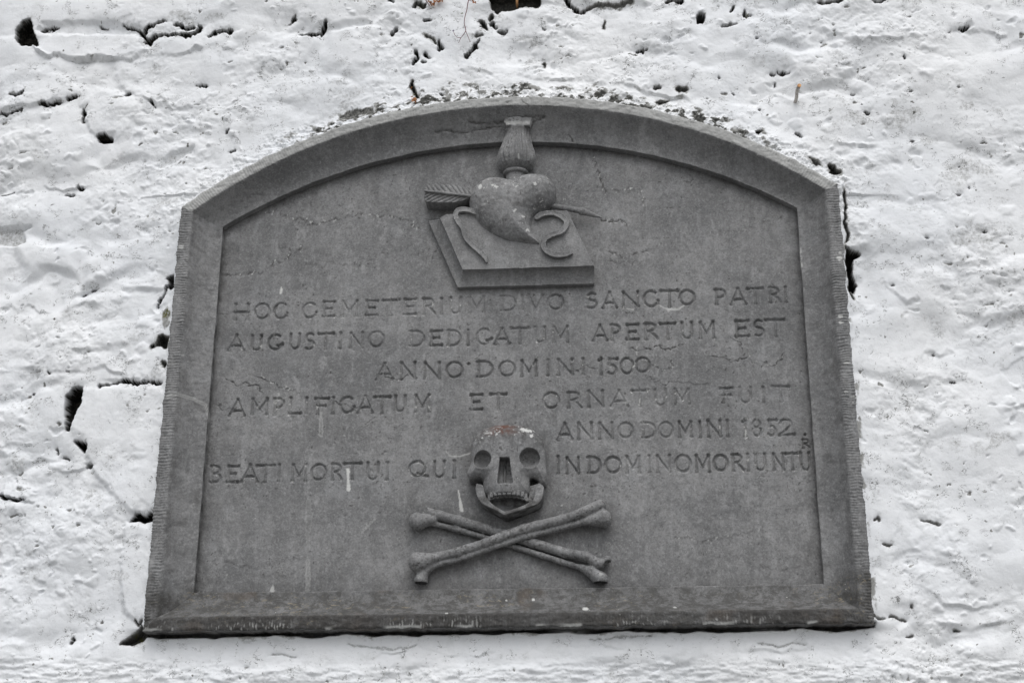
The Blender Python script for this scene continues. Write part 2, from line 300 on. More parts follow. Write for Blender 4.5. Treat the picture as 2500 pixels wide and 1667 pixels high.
# ---- frame mouldings: four mitred pieces, each a swept cavetto with a tooled rim
def build_frame():
    n_s, n_a, n_b = 600, 1000, 900
    prof = []                                  # (station vector, height, kind) kind: 0 back, 1 rim, 2 cavetto, 3 step
    prof.append((ST_OUT, -0.10, 0)); prof.append((ST_OUT, -0.02, 0)); prof.append((ST_OUT, 0.02, 0)); prof.append((ST_OUT, 0.031, 0)); 
    for t in np.linspace(0, 1, 15):
        h = H_RIM - 0.0016 * (abs(2 * t - 1) ** 8); prof.append((ST_OUT + (ST_IN - ST_OUT) * (0.04 + 0.96 * t), h, 1))
    for t in np.linspace(0, 1, 24)[1:]:
        prof.append((ST_IN + (ST_CAV - ST_IN) * t, H_RIM - 0.0008 + (H_CAV - H_RIM) * (1 - (1 - t) ** 2.1), 2))
    prof.append((ST_CAV + (ST_PAN - ST_CAV) * 0.2, H_CAV - 0.0014, 3)); prof.append((ST_CAV + (ST_PAN - ST_CAV) * 0.5, H_CAV - 0.010, 3)); prof.append((ST_PAN, H_PAN - 0.002, 3)); prof.append((ST_PAN, H_PAN - 0.012, 3))
    rings = [outline(st, n_s, n_a, n_b) for st, h, k in prof]
    names = [("side_moulding", 0), ("arch_moulding", 1), ("side_moulding", 2), ("base_moulding", 3)]
    labs = {0: "left side moulding with a curved pale scratch", 2: "right side moulding with white paint spots on its tooled rim"}
    for name, i in names:
        X = np.array([r[i][:, 0] for r in rings]); Z = np.array([r[i][:, 1] for r in rings])
        Hh = np.repeat(np.array([p[1] for p in prof])[:, None], X.shape[1], 1); kd = np.array([p[2] for p in prof])[:, None] * np.ones_like(X)
        L = [0.95, 1.62, 0.95, 1.5][i]; s = np.linspace(0, L, X.shape[1])[None, :] * np.ones_like(X) + i * 3.3
        tt = np.repeat(np.clip((np.arange(len(prof)) - 4) / 14.0, 0, 1)[:, None], X.shape[1], 1)
        if i in (0, 2): s = Z + i * 3.3
        elif i == 3: s = X + 10.6
        else:
            sg_ = ST_OUT[3] - ST_OUT[2]; ro = (ST_OUT[0] ** 2 + sg_ ** 2) / (2 * sg_); s = 3.3 + L / 2 + ro * np.arctan2(X, Z - (ST_OUT[3] - ro))
        rim = (kd == 1) | ((kd == 0) & (Hh > 0.0))
        # chisel strokes across the rim: uneven spacing, slightly slanted
        sw = s + 0.0022 * pn2(s * 30, tt * 1.5, 5)
        ph = sw * 165 + 1.0 * pn2(s * 22, s * 0, 9)
        grv = (np.abs(np.sin(ph * math.pi * 0.95)) ** 0.7)
        amp = np.clip(0.6 + 0.8 * pn2(s * 9, tt * 1.5, 21), 0.15, 1.2) * (0.35 if i == 1 else (0.65 if i == 3 else 1.0))
        endw = 1.0
        if i == 1: amp = amp * (0.5 + 2.2 * np.clip(np.abs(s - 9.9 + 3.3 * 2 - 0.0 - 0.81) / 0.81, 0, 1) ** 3) if False else amp * (0.6 + 1.8 * (np.abs((s - 3.3) / L * 2 - 1) ** 4))
        dh = np.where(rim, (grv - 0.75) * 0.0038 * amp, 0)
        dh += np.where(rim, 0.0011 * fbm(s * 60, tt * 3, 3, 31), 0)
        dh += 0.0011 * fbm(X * 7 + i, Z * 7, 3, 40) + 0.0007 * fbm(X * 90, Z * 90, 2, 47) * np.where(kd == 3, 0.5, 1)
        chips = np.clip(fbm(X * 45, Z * 45, 3, 61) - 0.75, 0, 1); dh -= np.where((kd >= 1), chips * 0.006, 0)
        edge = (kd == 0) | ((kd == 1) & (tt < 0.08))
        jit = 0.0026 * fbm(s * 35, s * 0 + 2.2, 4, 71) + np.where(rim, 0.0012 * (grv - .7) * amp, 0); jit = np.where(edge, jit, jit * np.exp(-np.clip(tt, 0, 1) * 6) * (kd == 1))
        inn = 0.0011 * fbm(s * 14, s * 0 + 7, 3, 77); inw = np.where((kd == 3) | ((kd == 2) & (np.arange(len(prof))[:, None] > len(prof) - 9)), 1.0, 0.25)
        if i in (0, 2): X = X + jit * (-1 if i == 0 else 1) + inn * inw
        else: Z = Z + jit * (1 if i == 1 else -1) + inn * inw
        Hh = Hh + dh
        U, V_ = UV(X, Z, H_RIM)
        pale = np.zeros_like(X); stain_shade = np.zeros_like(X)
        if i == 3:
            q = sstep(0.25, 0.6, fbm(s * 5, s * 0, 2, 83) + 0.35) * (kd == 1) * sstep(0.0, 0.9, 1 - tt + 0.25 * pn2(s * 40, tt * 3, 84))
            pale = np.maximum(pale, 0.42 * q * (grv > 0.8) * sstep(0.0, 0.5, pn2(s * 95, tt * 2.5, 85) + 0.35 * pn2(s * 14, tt, 86)))
            pale = np.maximum(pale, 0.8 * (kd == 1) * sstep(0.24, 0.0, tt) * sstep(0.1, 0.3, fbm(s * 9, s * 0 + 4, 3, 87)))
            stain_shade = np.maximum(stain_shade, 0.85 * (kd == 1) * sstep(-0.7, 0.2, fbm(s * 2.6, s * 0 + 3, 2, 88)) * (1 - pale))
            for (a, b, r) in ((1686, 514 / 2.767 + 1300, 0), ):
                pass
            for (a, b, ra, rb) in ((820 + 1686 / 2.767, 1300 + 514 / 2.767, 8, 4), (820 + 1334 / 2.767, 1300 + 452 / 2.767, 4, 3), (820 + 748 / 2.767, 1300 + 543 / 2.767, 4, 2), (820 + 1152 / 2.767, 1300 + 455 / 2.767, 2.5, 2), (820 + 2290 / 2.767, 1300 + 503 / 2.767, 4, 2)):
                U2, V2 = UV(X, Z, Hh); pale = np.maximum(pale, sstep(1.15, 0.75, np.hypot((U2 - a) / ra, (V2 - b) / rb)))
        if i == 1:
            U2, V2 = UV(X, Z, Hh)
            # cracks and dirt in the soffit beside the flame, and a pale joint at the crown
            for pts, wd in (([(1060, 322), (1090, 318), (1130, 324), (1175, 315), (1225, 308)], 4), ([(1145, 298), (1200, 303), (1280, 285), (1330, 283)], 5), ([(1330, 283), (1300, 300), (1290, 315)], 5), ([(1385, 330), (1400, 345), (1410, 352)], 2), ([(1270, 228), (1276, 250), (1290, 258)], 2)):
                d, sd, pr = polydist(U2 + 4 * pn2(X * 90, Z * 90, 91), V2 + 4 * pn2(X * 90, Z * 90, 92), pts); k = sstep(wd, 0, d); Hh -= 0.003 * k; stain_shade = np.maximum(stain_shade, k * 0.9)
            pale = np.maximum(pale, (kd <= 1) * (0.5 + 0.15 * fbm(X * 40, Z * 40, 3, 89)) * (tt < 0.97))  # whole arch rim lightened: paint residue plus light from above, in the colour
            rimtop = (kd <= 1) * sstep(0.75, 0.0, tt)
            n1 = fbm(s * 16, tt * 1.2, 4, 93)
            pale = np.maximum(pale, 0.62 * rimtop * sstep(0.2, 0.55, n1) * sstep(0.1, 0.3, fbm(s * 110, tt * 6, 3, 94) + 0.25)); pale = np.maximum(pale, (kd <= 1) * 0.7 * sstep(0.55, 0.75, fbm(X * 160, Z * 160, 2, 95)) * sstep(0.0, 0.5, fbm(s * 5, tt, 2, 99) + 0.2))
            stain_shade = np.maximum(stain_shade, 0.6 * (kd <= 1) * sstep(0.2, 0.7, fbm(s * 22, tt * 2, 4, 96)))
        if i in (0, 2):
            stain_shade = np.maximum(stain_shade, 0.35 * sstep(0.35, 0.8, fbm(X * 26, Z * 26, 4, 97)) * (kd >= 1))
            # broken darker line where rim meets cavetto and around the step
            stain_shade = np.maximum(stain_shade, 0.8 * (kd == 3) * sstep(-0.5, 0.3, fbm(s * 30, s * 0, 3, 98)))
            cvt = np.clip((np.arange(len(prof))[:, None] - 18) / 23.0, 0, 1); stain_shade = np.maximum(stain_shade, 0.42 * (kd == 2) * np.exp(-(cvt / 0.28) ** 2) * sstep(-0.3, 0.35, fbm(X * 55, Z * 30, 4, 111, .7)))
        if i == 0:
            U2, V2 = UV(X, Z, Hh)
            d, sd, pr = polydist(U2 + 2 * pn2(X * 60, Z * 60, 101), V2, [(x * K, y * K) for x, y in ((385, 912), (405, 905), (445, 916), (472, 930), (481, 960), (483, 985), (478, 1010))])
            pale = np.maximum(pale, 0.38 * sstep(5.5, 2.5, d) * (1 - 0.6 * sstep(2.2, 0.4, d)))
            for x, y, r in ((1220 / 2.767, 500 + 285 / 2.767, 9), (446, 867, 3), (460, 883, 2.5)): pale = np.maximum(pale, 0.5 * sstep(1, 0.5, np.hypot(U2 - x, V2 - y) / r + 0.5 * pn2(X * 200, Z * 200, 103)))
        if i == 2:
            U2, V2 = UV(X, Z, Hh)
            for x, y, a, b in ((1110, 325, 12, 8), (1105, 362, 22, 14), (1112, 752, 20, 10), (1115, 795, 18, 9), (1155, 1068, 26, 4), (1150, 1262, 12, 4), (1190, 1296, 24, 4), (1220, 1300, 10, 6), (1205, 1336, 20, 3)):
                pale = np.maximum(pale, 0.95 * sstep(1.1, 0.8, np.hypot((U2 - 1650 - x / 2.767) / (a / 2.767), (V2 - 500 - y / 2.767) / (b / 2.767)) + 0.4 * pn2(X * 230, Z * 230, 105)))
            pale = np.maximum(pale, 0.6 * ((kd == 3) | (kd == 2) & (np.arange(len(prof))[:, None] > len(prof) - 7)) * sstep(0.15, 0.4, fbm(X * 120, Z * 60, 3, 106)) * sstep(690, 640, V2) * sstep(590, 610, V2))
        Vv = np.stack([X, -Hh, Z], -1).reshape(-1, 3); nc = X.shape[1]; nr = X.shape[0]
        a = (np.arange(nr - 1)[:, None] * nc + np.arange(nc - 1)[None, :]).ravel(); fc = np.stack([a, a + 1, a + nc + 1, a + nc], 1)
        me = mesh_np(name, Vv, fc, None, {"pale": pale.ravel(), "stain_shade": stain_shade.ravel(), "lichen": sstep(2.285, 2.235, Z + 0.022 * fbm(X * 14, Z * 14, 4, 110)).ravel()})
        link(name, me, M_RIM, PLQ, labs.get(i))
build_frame()
print("frame", time.time() - T0)

# ------------------------------------------------------------------ incised lettering: single-stroke capitals in a unit box
def arc(cx, cy, rx, ry, a0, a1, n=12): return [(cx + rx * math.cos(math.radians(a)), cy + ry * math.sin(math.radians(a))) for a in np.linspace(a0, a1, n)]
GLY = {
 'A': [[(0.02, 0), (0.5, 1)], [(0.5, 1), (0.98, 0)], [(0.24, 0.32), (0.74, 0.32)]],
 'B': [[(0.15, 0), (0.15, 1)], [(0.0, 1)] + arc(0.42, 0.76, 0.4, 0.23, 90, -90, 8) + [(0.3, 0.53)], [(0.3, 0.53)] + arc(0.45, 0.27, 0.5, 0.26, 90, -90, 9) + [(0.0, 0.02)]],
 'C': [arc(0.52, 0.5, 0.5, 0.5, 52, 325, 20), [(0.93, 0.2), (0.98, 0.33)]],
 'D': [[(0.12, 0), (0.12, 1)], [(0.0, 1)] + arc(0.42, 0.5, 0.56, 0.5, 90, -90, 14) + [(0.02, 0.0)]],
 'E': [[(0.15, 0), (0.15, 1)], [(0.1, 0.99), (1, 0.99)], [(0.3, 0.52), (0.75, 0.52)], [(0.08, 0.01), (1, 0.01)]],
 'F': [[(0.2, 0), (0.2, 1)], [(0.0, 0.99), (1, 0.99)], [(0.2, 0.52), (0.75, 0.52)]],
 'G': [arc(0.5, 0.5, 0.5, 0.5, 55, 330, 20), [(0.7, 0.24), (1.0, 0.34)]],
 'H': [[(0.05, 0), (0.05, 1)], [(0.95, 0), (0.95, 1)], [(0.05, 0.5), (0.95, 0.5)]],
 'I': [[(0.5, 0), (0.5, 1)]], '1': [[(0.5, 0), (0.5, 1)], [(0.15, 0.93), (0.5, 0.99)]],
 'L': [[(0.12, 0), (0.12, 1)], [(0.08, 0.01), (1, 0.01)]],
 'M': [[(0.08, 0), (0.08, 1)], [(0.08, 1), (0.5, 0.3)], [(0.5, 0.3), (0.94, 1)], [(0.94, 1), (0.96, 0)]],
 'N': [[(0.05, 0), (0.05, 1)], [(0.05, 1), (0.95, 0)], [(0.95, 0), (0.95, 1)]],
 'O': [arc(0.5, 0.5, 0.5, 0.5, 0, 360, 26)], '0': [arc(0.5, 0.5, 0.5, 0.5, 0, 360, 26)],
 'P': [[(0.15, 0), (0.15, 1)], [(0.0, 1)] + arc(0.45, 0.73, 0.52, 0.27, 90, -90, 10) + [(0.25, 0.46)]],
 'Q': [arc(0.42, 0.54, 0.42, 0.46, 0, 360, 24), [(0.45, 0.25), (0.65, 0.12), (1.0, 0.04)]],
 'R': [[(0.1, 0), (0.1, 1)], [(0.0, 1)] + arc(0.42, 0.76, 0.42, 0.24, 90, -90, 9) + [(0.25, 0.5)], [(0.4, 0.5), (0.85, 0.18), (1.0, 0.0)]],
 'S': [arc(0.5, 0.76, 0.4, 0.24, 40, 250, 10) + arc(0.45, 0.26, 0.5, 0.26, 80, -130, 12)],
 'T': [[(0.5, 0), (0.5, 1)], [(0.0, 0.99), (1, 0.99)]],
 'U': [[(0.08, 1), (0.08, 0.35)] + arc(0.5, 0.36, 0.42, 0.36, 180, 360, 12) + [(0.92, 1)]],
 'V': [[(0.02, 1), (0.5, 0)], [(0.5, 0), (0.98, 1)]],
 '5': [[(0.2, 0.98), (1, 0.98)], [(0.25, 1), (0.15, 0.58)] + arc(0.4, 0.3, 0.48, 0.3, 110, -140, 12)],
 '8': [arc(0.5, 0.76, 0.4, 0.24, 0, 360, 16), arc(0.5, 0.27, 0.5, 0.27, 0, 360, 18)],
 '2': [arc(0.45, 0.74, 0.4, 0.26, 170, -30, 9) + [(0.45, 0.32), (0.0, 0.01)], [(0.0, 0.01), (1.0, 0.02)]],
 '.': [[(0.45, 0.5), (0.55, 0.5)]],
}
sA = lambda x, y: (500 + x / 3.016, 680 + y / 3.016)
sB = lambda x, y: (1250 + x / 2.94, 680 + y / 2.94)
def E_(fr, s):                                   # "H 218 320 190 300;..." entries in survey-sheet units
    r = []
    for e in s.split(';'):
        c, *n = e.split(); n = [float(a) for a in n]
        if len(n) == 3: n = [n[0] - 16, n[0] + 16, n[1], n[2]]
        (x0, y0), (x1, y1) = fr(n[0], n[2]), fr(n[1], n[3]); r.append((c, x0, x1, y0, y1))
    return r
LINES = [
 ("first line reading HOC CEMETERIUM DIVO SANCTO PATRI", E_(sA, "H 218 320 190 302;O 370 475 187 295;C 505 608 180 292;C 718 822 180 285;E 868 952 172 280;M 1008 1125 168 278;E 1182 1270 165 272;T 1312 1428 158 270;E 1465 1550 153 265;R 1605 1695 148 262;I 1742 148 260;U 1805 1890 140 255;M 1942 2058 135 248;D 2178 2290 128 235")
  + E_(sB, "I 72 118 220;V 118 222 115 222;O 262 368 113 215;S 535 608 105 210;A 650 750 98 208;N 795 910 97 200;C 945 1050 90 200;T 1070 1190 86 200;O 1205 1308 83 185;P 1455 1530 78 182;A 1570 1678 75 185;T 1695 1800 70 178;R 1845 1925 65 170;I 1965 60 165")),
 ("second line reading AUGUSTINO DEDICATUM APERTUM EST", E_(sA, "A 175 288 418 530;U 338 420 418 525;G 470 572 412 518;U 622 700 410 515;S 740 808 405 518;T 833 942 405 520;I 998 402 512;N 1070 1165 400 508;O 1210 1318 392 500;D 1510 1615 388 495;E 1655 1742 385 490;D 1785 1882 380 490;I 1940 376 486;G 2005 2110 370 482;A 2135 2245 368 480")
  + E_(sB, "T 0 118 355 465;U 158 238 350 455;M 290 402 345 455;A 580 680 335 445;P 710 778 332 440;E 818 905 330 438;R 952 1045 325 435;T 1065 1172 320 432;U 1215 1298 315 428;M 1345 1452 312 425;E 1600 1695 304 415;S 1738 1810 297 410;T 1828 1955 294 412")),
 ("third line reading ANNO DOMINI 1500", E_(sA, "A 1262 1385 625 740;N 1440 1550 622 738;N 1615 1730 620 735;O 1780 1895 615 725;. 1935 1945 622 634;D 2005 2122 610 720;O 2170 2282 608 714")
  + E_(sB, "M 62 178 590 700;I 258 585 692;N 330 438 582 690;I 508 578 688;1 640 575 685;5 690 755 575 685;0 780 870 570 680;0 888 985 567 670")),
 ("fourth line reading AMPLIFICATUM ET ORNATUM FUIT", E_(sA, "A 182 295 892 1012;M 340 462 888 1000;P 505 578 885 1005;L 620 705 880 995;I 745 880 992;F 812 905 880 995;I 945 876 992;C 995 1100 872 985;A 1125 1235 868 988;T 1250 1360 868 988;U 1398 1482 862 975;M 1545 1655 858 978;E 1955 2040 855 965;T 2105 2215 850 962")
  + E_(sB, "O 225 335 817 925;R 398 498 815 925;N 545 655 808 918;A 710 830 805 915;T 865 972 803 915;U 1020 1108 798 908;M 1165 1275 795 900;F 1498 1585 788 890;U 1630 1722 785 890;I 1805 780 888;T 1872 1988 776 885")),
 ("fifth line reading ANNO DOMINI 1852 beside the skull", E_(sB, "A 325 430 1040 1155;N 472 575 1038 1150;N 625 725 1035 1145;O 765 865 1034 1140;D 930 1028 1035 1140;O 1055 1150 1032 1138;M 1195 1292 1028 1135;I 1350 1025 1135;N 1405 1500 1020 1132;I 1548 1018 1130;1 1675 1015 1130;8 1725 1785 1014 1128;5 1838 1900 1012 1125;2 1922 2022 1010 1122;. 2098 2108 1114 1126;R 2086 2138 1152 1212")),
 ("sixth line reading BEATI MORTUI QUI IN DOMINO MORIUNTU", E_(sA, "B 40 115 1382 1500;E 160 240 1380 1498;A 268 388 1375 1495;T 385 508 1374 1495;I 545 1372 1490;M 640 748 1370 1490;O 785 892 1367 1478;R 932 1005 1364 1478;T 1028 1148 1360 1475;U 1190 1282 1355 1475;I 1345 1355 1475;Q 1505 1645 1345 1460;U 1685 1770 1345 1460;I 1838 1343 1462")
  + E_(sB, "I 330 1278 1400;N 388 480 1282 1395;D 542 635 1280 1392;O 672 780 1280 1390;M 818 918 1275 1392;I 985 1275 1390;N 1040 1135 1270 1390;O 1172 1280 1270 1385;M 1318 1420 1268 1385;O 1448 1545 1267 1378;R 1578 1660 1262 1378;I 1695 1260 1378;U 1745 1825 1258 1375;N 1875 1950 1255 1370;T 1970 2062 1254 1370;U 2070 2145 1250 1372")),
]
# ------------------------------------------------------------------ panel: one relief surface, letters are their own parts
def build_panel():
    rs = np.random.RandomState(4)
    xs = np.arange(-0.674, 0.6745, 0.00155)
    _, zt = P(1250, 685, H_PAN); _, zb = P(1250, 1195, H_PAN)
    zs = np.concatenate([np.arange(2.244, zb, 0.0028), np.arange(zb, zt, 0.00135), np.arange(zt, 3.322, 0.0028)])
    X, Z = np.meshgrid(xs, zs); U, V = UV(X, Z, H_PAN)
    h = 0.0010 * fbm(X * 6, Z * 6, 3, 200) + 0.0005 * fbm(X * 30, Z * 30, 3, 210) + 0.00022 * fbm(X * 150, Z * 150, 2, 215)
    pits = np.clip(fbm(X * 70, Z * 70, 3, 220) - 0.8, 0, 1); h -= 0.004 * pits
    lid = np.full(X.shape, -1, np.int32); line_of = []; pale = np.zeros(X.shape, np.float32); stain_shade = np.zeros(X.shape, np.float32)
    lab = []; gi = 0; groove = np.zeros(X.shape, np.float32)
    for li, (ltxt, ents) in enumerate(LINES):
        for (ch, x0, x1, y0, y1) in ents:
            c = [P(x0, y0, H_PAN), P(x1, y0, H_PAN), P(x0, y1, H_PAN), P(x1, y1, H_PAN)]
            xl = (c[0][0] + c[2][0]) / 2; xr_ = (c[1][0] + c[3][0]) / 2; zt_ = (c[0][1] + c[1][1]) / 2; zb_ = (c[2][1] + c[3][1]) / 2
            j = rs.uniform(-1, 1, 4) * 0.0006
            iz = np.nonzero((zs > zb_ - 0.012) & (zs < zt_ + 0.012))[0]; ix = np.nonzero((xs > xl - 0.014) & (xs < xr_ + 0.014))[0]
            sl_ = np.s_[iz[0]:iz[-1] + 1, ix[0]:ix[-1] + 1]
            xx = X[sl_] + 0.0006 * pn2(X[sl_] * 120, Z[sl_] * 120, 230); zz = Z[sl_] + 0.0006 * pn2(X[sl_] * 120, Z[sl_] * 120, 231)
            g = np.zeros(xx.shape, np.float32); W = 0.0038 * rs.uniform(0.9, 1.1); small = (y1 - y0) < 25
            if small: W *= 0.7
            for st in GLY[ch]:
                pts = [(xl + j[0] + (xr_ - xl) * a, zb_ + j[1] + (zt_ - zb_) * b) for a, b in st]
                d, sd, pr = polydist(xx, zz, pts)
                straight = len(pts) == 2; vertical = straight and abs(pts[0][0] - pts[1][0]) < abs(pts[0][1] - pts[1][1])
                ww = np.full(xx.shape, W)
                if straight: ww = W * ((0.82 if vertical else 0.95) + 0.55 * np.exp(-np.minimum(pr, 1 - pr) * 14))
                elif ch in 'U': ww = W * (0.9 + 0.4 * np.exp(-np.minimum(pr, 1 - pr) * 25))
                horiz = straight and not vertical
                prof = np.clip(1.15 * (1 - d / ww), 0, 0.9); prof = prof * ((1.0 if horiz else 0.85))
                g = np.maximum(g, prof * (ww / W) ** 0.5)
            old = groove[sl_]; m = (g > 0.02) & (g > old); groove[sl_] = np.maximum(old, g)
            t = lid[sl_]; t[m] = gi; lid[sl_] = t
            line_of.append(li); lab.append(ch); gi += 1
    wear = 0.82 + 0.4 * fbm(X * 5, Z * 5, 2, 240) + 0.3 * fbm(X * 40, Z * 40, 2, 241)
    h -= 0.0078 * groove * np.clip(wear, 0.45, 1.25)
    h += 0.0004 * sstep(0, 0.05, groove) * 0
    # stylolite seams, fissures, flaking patches (photo survey, overview sheet)
    WU = U + 5 * fbm(X * 90, Z * 90, 4, 250); WV = V + 7 * fbm(X * 60 + 9, Z * 60, 4, 251)
    def seam(pts, wd, dep, st=0.7, pl=0.5, scale=K, gap=0.0, org=(0, 0)):
        gap += 0.12
        pts = [(org[0] + x * scale, org[1] + y * scale) for x, y in pts]; i = window(U, V, pts, 14)
        d, sd, pr = polydist(WU[i], WV[i], pts)
        br = sstep(gap - 0.15, gap + 0.15, fbm(X[i] * 60, Z[i] * 60, 2, 260)); k = sstep(wd, wd * 0.25, d) * br
        h[i] -= 0.6 * dep * k; h[i] += 0.0006 * np.exp(-d / 9.0) * np.where(sd > 0, 1, -1) * (st > 0)
        stain_shade[i] = np.maximum(stain_shade[i], k * st * 0.8)
        if pl: pale[i] = np.maximum(pale[i], pl * sstep(5.5, 2.5, d) * sstep(0.5, 0.65, fbm(X[i] * 140, Z[i] * 140, 2, 270)))
    seam([(495, 630), (540, 632), (565, 626), (600, 628), (630, 605), (650, 600), (690, 570)], 3, .0022, .8, .9, gap=-.1)
    seam([(635, 565), (655, 570), (680, 578), (690, 560)], 3, .0022, .7, 1.0, gap=-.1)
    seam([(610, 490), (640, 488), (665, 500), (700, 505)], 3, .002, .7, .9, gap=-.1)
    seam([(700, 515), (760, 508), (840, 490), (860, 498), (890, 490), (960, 520)], 3, .002, .8, .7, gap=-.1)
    seam([(700, 605), (740, 610), (760, 600), (800, 610), (860, 605)], 2.5, .0016, .6, .2)
    seam([(1362, 362), (1370, 385), (1378, 405), (1390, 442)], 2.6, .003, 1.0, .6, gap=-.6)
    seam([(1405, 435), (1430, 440), (1455, 437)], 5, .0015, .3, 1.0, gap=-.2); seam([(1470, 430), (1475, 470), (1480, 455)], 5, .0015, .3, 1.0, gap=-.1)
    seam([(1290, 462), (1300, 458)], 2, .001, .4, .7); seam([(1380, 502), (1415, 508), (1440, 512)], 2.5, .0025, 1.0, .6, gap=-.7)
    seam([(1390, 575), (1430, 590), (1470, 580), (1500, 572)], 3.5, .0025, .9, .5); seam([(1400, 600), (1440, 605), (1480, 598)], 2.5, .002, .7, .3)
    seam([(1180, 590), (1215, 600), (1240, 590)], 2, .001, .3, .2)
    seam([(1620, 535), (1700, 530), (1740, 515), (1800, 500)], 2, .0012, .45, .35); seam([(1560, 420), (1600, 412), (1630, 418)], 2, .0015, .6, 0)
    seam([(1325, 850), (1345, 840), (1365, 845), (1375, 850)], 2.5, .002, .8, .3)
    seam([(1450, 800), (1480, 802), (1505, 795), (1540, 800), (1570, 792)], 2.5, .0024, .9, .4, gap=-.2)
    seam([(1630, 815), (1660, 820), (1690, 830), (1720, 818), (1735, 835), (1780, 838), (1800, 812)], 2.6, .0024, .9, .6, gap=-.2)
    seam([(1680, 775), (1700, 785), (1705, 800)], 2, .0016, .7, .2); seam([(1500, 835), (1520, 850), (1545, 845), (1540, 825)], 2.5, .002, .7, .4)
    seam([(1495, 870), (1520, 880), (1570, 878), (1620, 880)], 3, .0014, .3, 0)
    seam([(520, 870), (545, 885), (580, 880), (600, 895)], 3, .0026, .8, .3, gap=-.3); seam([(590, 865), (610, 870), (640, 885), (680, 900)], 2.5, .002, .7, .9)
    seam([(500, 930), (520, 940), (545, 935)], 3, .002, .6, 0); seam([(735, 905), (745, 915), (820, 935)], 2.4, .002, .7, .2)
    seam([(480, 720), (530, 716), (560, 722)], 1.6, .0006, .2, 0, gap=-.1); seam([(870, 865), (920, 870), (935, 862)], 2.3, .0022, .9, .7, gap=-.3)
    seam([(520, 1290), (560, 1300), (590, 1305), (640, 1290), (700, 1280)], 2.2, .0016, .55, 0); seam([(600, 1320), (650, 1318)], 3, .001, .5, 0)
    seam([(1740, 1300), (1790, 1310), (1840, 1300)], 2, .0012, .4, .2); seam([(1560, 1230), (1620, 1245), (1700, 1225), (1760, 1215)], 2.2, .0014, .5, .55)
    seam([(1670, 900), (1672, 925), (1680, 945)], 1.4, .0008, .5, 0)
    # horizontal bedding traces, faint
    bed = sstep(0.06, 0.0, np.abs(pn2(X * 9, Z * 42 + 1.5 * pn2(X * 12, Z * 12, 281), 280))) * sstep(0.1, 0.5, pn2(X * 7, Z * 9, 282)) * sstep(-.1, .4, pn2(X * 90, Z * 90, 283)); h -= 0.0009 * bed; stain_shade = np.maximum(stain_shade, 0.35 * bed)
    def mark(pts, wd, val=0.95, hollow=False, rag=1.5, soft=1.2):
        pts = [(x * K, y * K) for x, y in pts]; i = window(U, V, pts, 20)
        uu = U[i] + rag * pn2(X[i] * 160, Z[i] * 160, 290); vv = V[i] + rag * pn2(X[i] * 160, Z[i] * 160, 291)
        d, sd, pr = polydist(uu, vv, pts); ww = np.interp(pr, np.linspace(0, 1, len(wd)), wd)
        k = sstep(ww + soft * 0.6, ww - soft * 0.6, d)
        if hollow: k = k * (0.35 + 0.65 * sstep(ww - 3.2, ww - 1.4, d))
        pale[i] = np.maximum(pale[i], k * val)
    mark([(647, 660), (645, 672)], [1.5, 3.5, 3], 1); mark([(799, 1078), (800, 1098), (801, 1124)], [4, 3, 4.5], 1)
    mark([(1053, 1126), (1056, 1145), (1060, 1170)], [1.6, 2.2, 5], .95); mark([(708, 1148), (710, 1190), (706, 1230), (710, 1262)], [5, 9, 6, 3], .2, True, 3)
    mark([(706, 1280), (708, 1320), (706, 1355)], [4, 6, 5], .26, True, 3); mark([(736, 948), (738, 975), (737, 998)], [3, 4.5, 5], .34, True, 2)
    mark([(627, 1343), (625, 1356)], [1, 5], .7, False, 3); mark([(1024, 1036), (1034, 1047), (1055, 1048), (1078, 1041)], [.8, 1.2, 1.8, 2.6], .55)
    mark([(1517, 703), (1535, 711), (1558, 710), (1572, 702)], [1.5, 3.5, 3, 1], .6, False, 2.2); mark([(1441, 709), (1455, 711)], [1.5, 1.5], .6); mark([(1462, 797), (1463, 815)], [1, 1, 1], .5)
    mark([(832, 1222), (846, 1205), (862, 1192)], [3, 3.5, 2], .3, True, 5); mark([(640, 905), (630, 925), (645, 915)], [2, 1.5], .4, False, 3)
    for _ in range(26):                             # scratches right of the bones
        x = rs.uniform(1330, 1420); y = rs.uniform(1250, 1275); l = rs.uniform(8, 26); a = rs.uniform(0.3, 0.9); mark([(x, y - 8), (x + l * math.cos(a), y - 8 + l * math.sin(a))], [.7, .7], rs.uniform(.1, .35), False, 3)
    for (a, b, c_) in ((790, 1000, 0), (585, 1190, 0), (520, 1320, 1), (1290, 1160, 0)): mark([(a, b), (a + 2, b + 1)], [1.4], .6)
    # flecks of paint caught in letters
    fl = (groove > 0.03) * sstep(0.72, 0.82, fbm(X * 110, Z * 110, 2, 300) + 0.28 * fbm(X * 8, Z * 8, 2, 301)); pale = np.maximum(pale, 0.8 * fl)
    # darker drip stains and soot near borders
    for (x, y0, y1, r, k) in ((865, 385, 450, 13, .28), (825, 460, 520, 10, .22), (885, 560, 640, 16, .12), (1170, 980, 990, 40, .0), (560, 650, 700, 22, .12)):
        stain_shade = np.maximum(stain_shade, k * np.exp(-((U - x * K + 5 * pn2(Z * 30, X * 0, 310)) / r) ** 2) * sstep((y0 - 15) * K, (y0 + 10) * K, V) * sstep((y1 + 40) * K, (y1 - 20) * K, V))
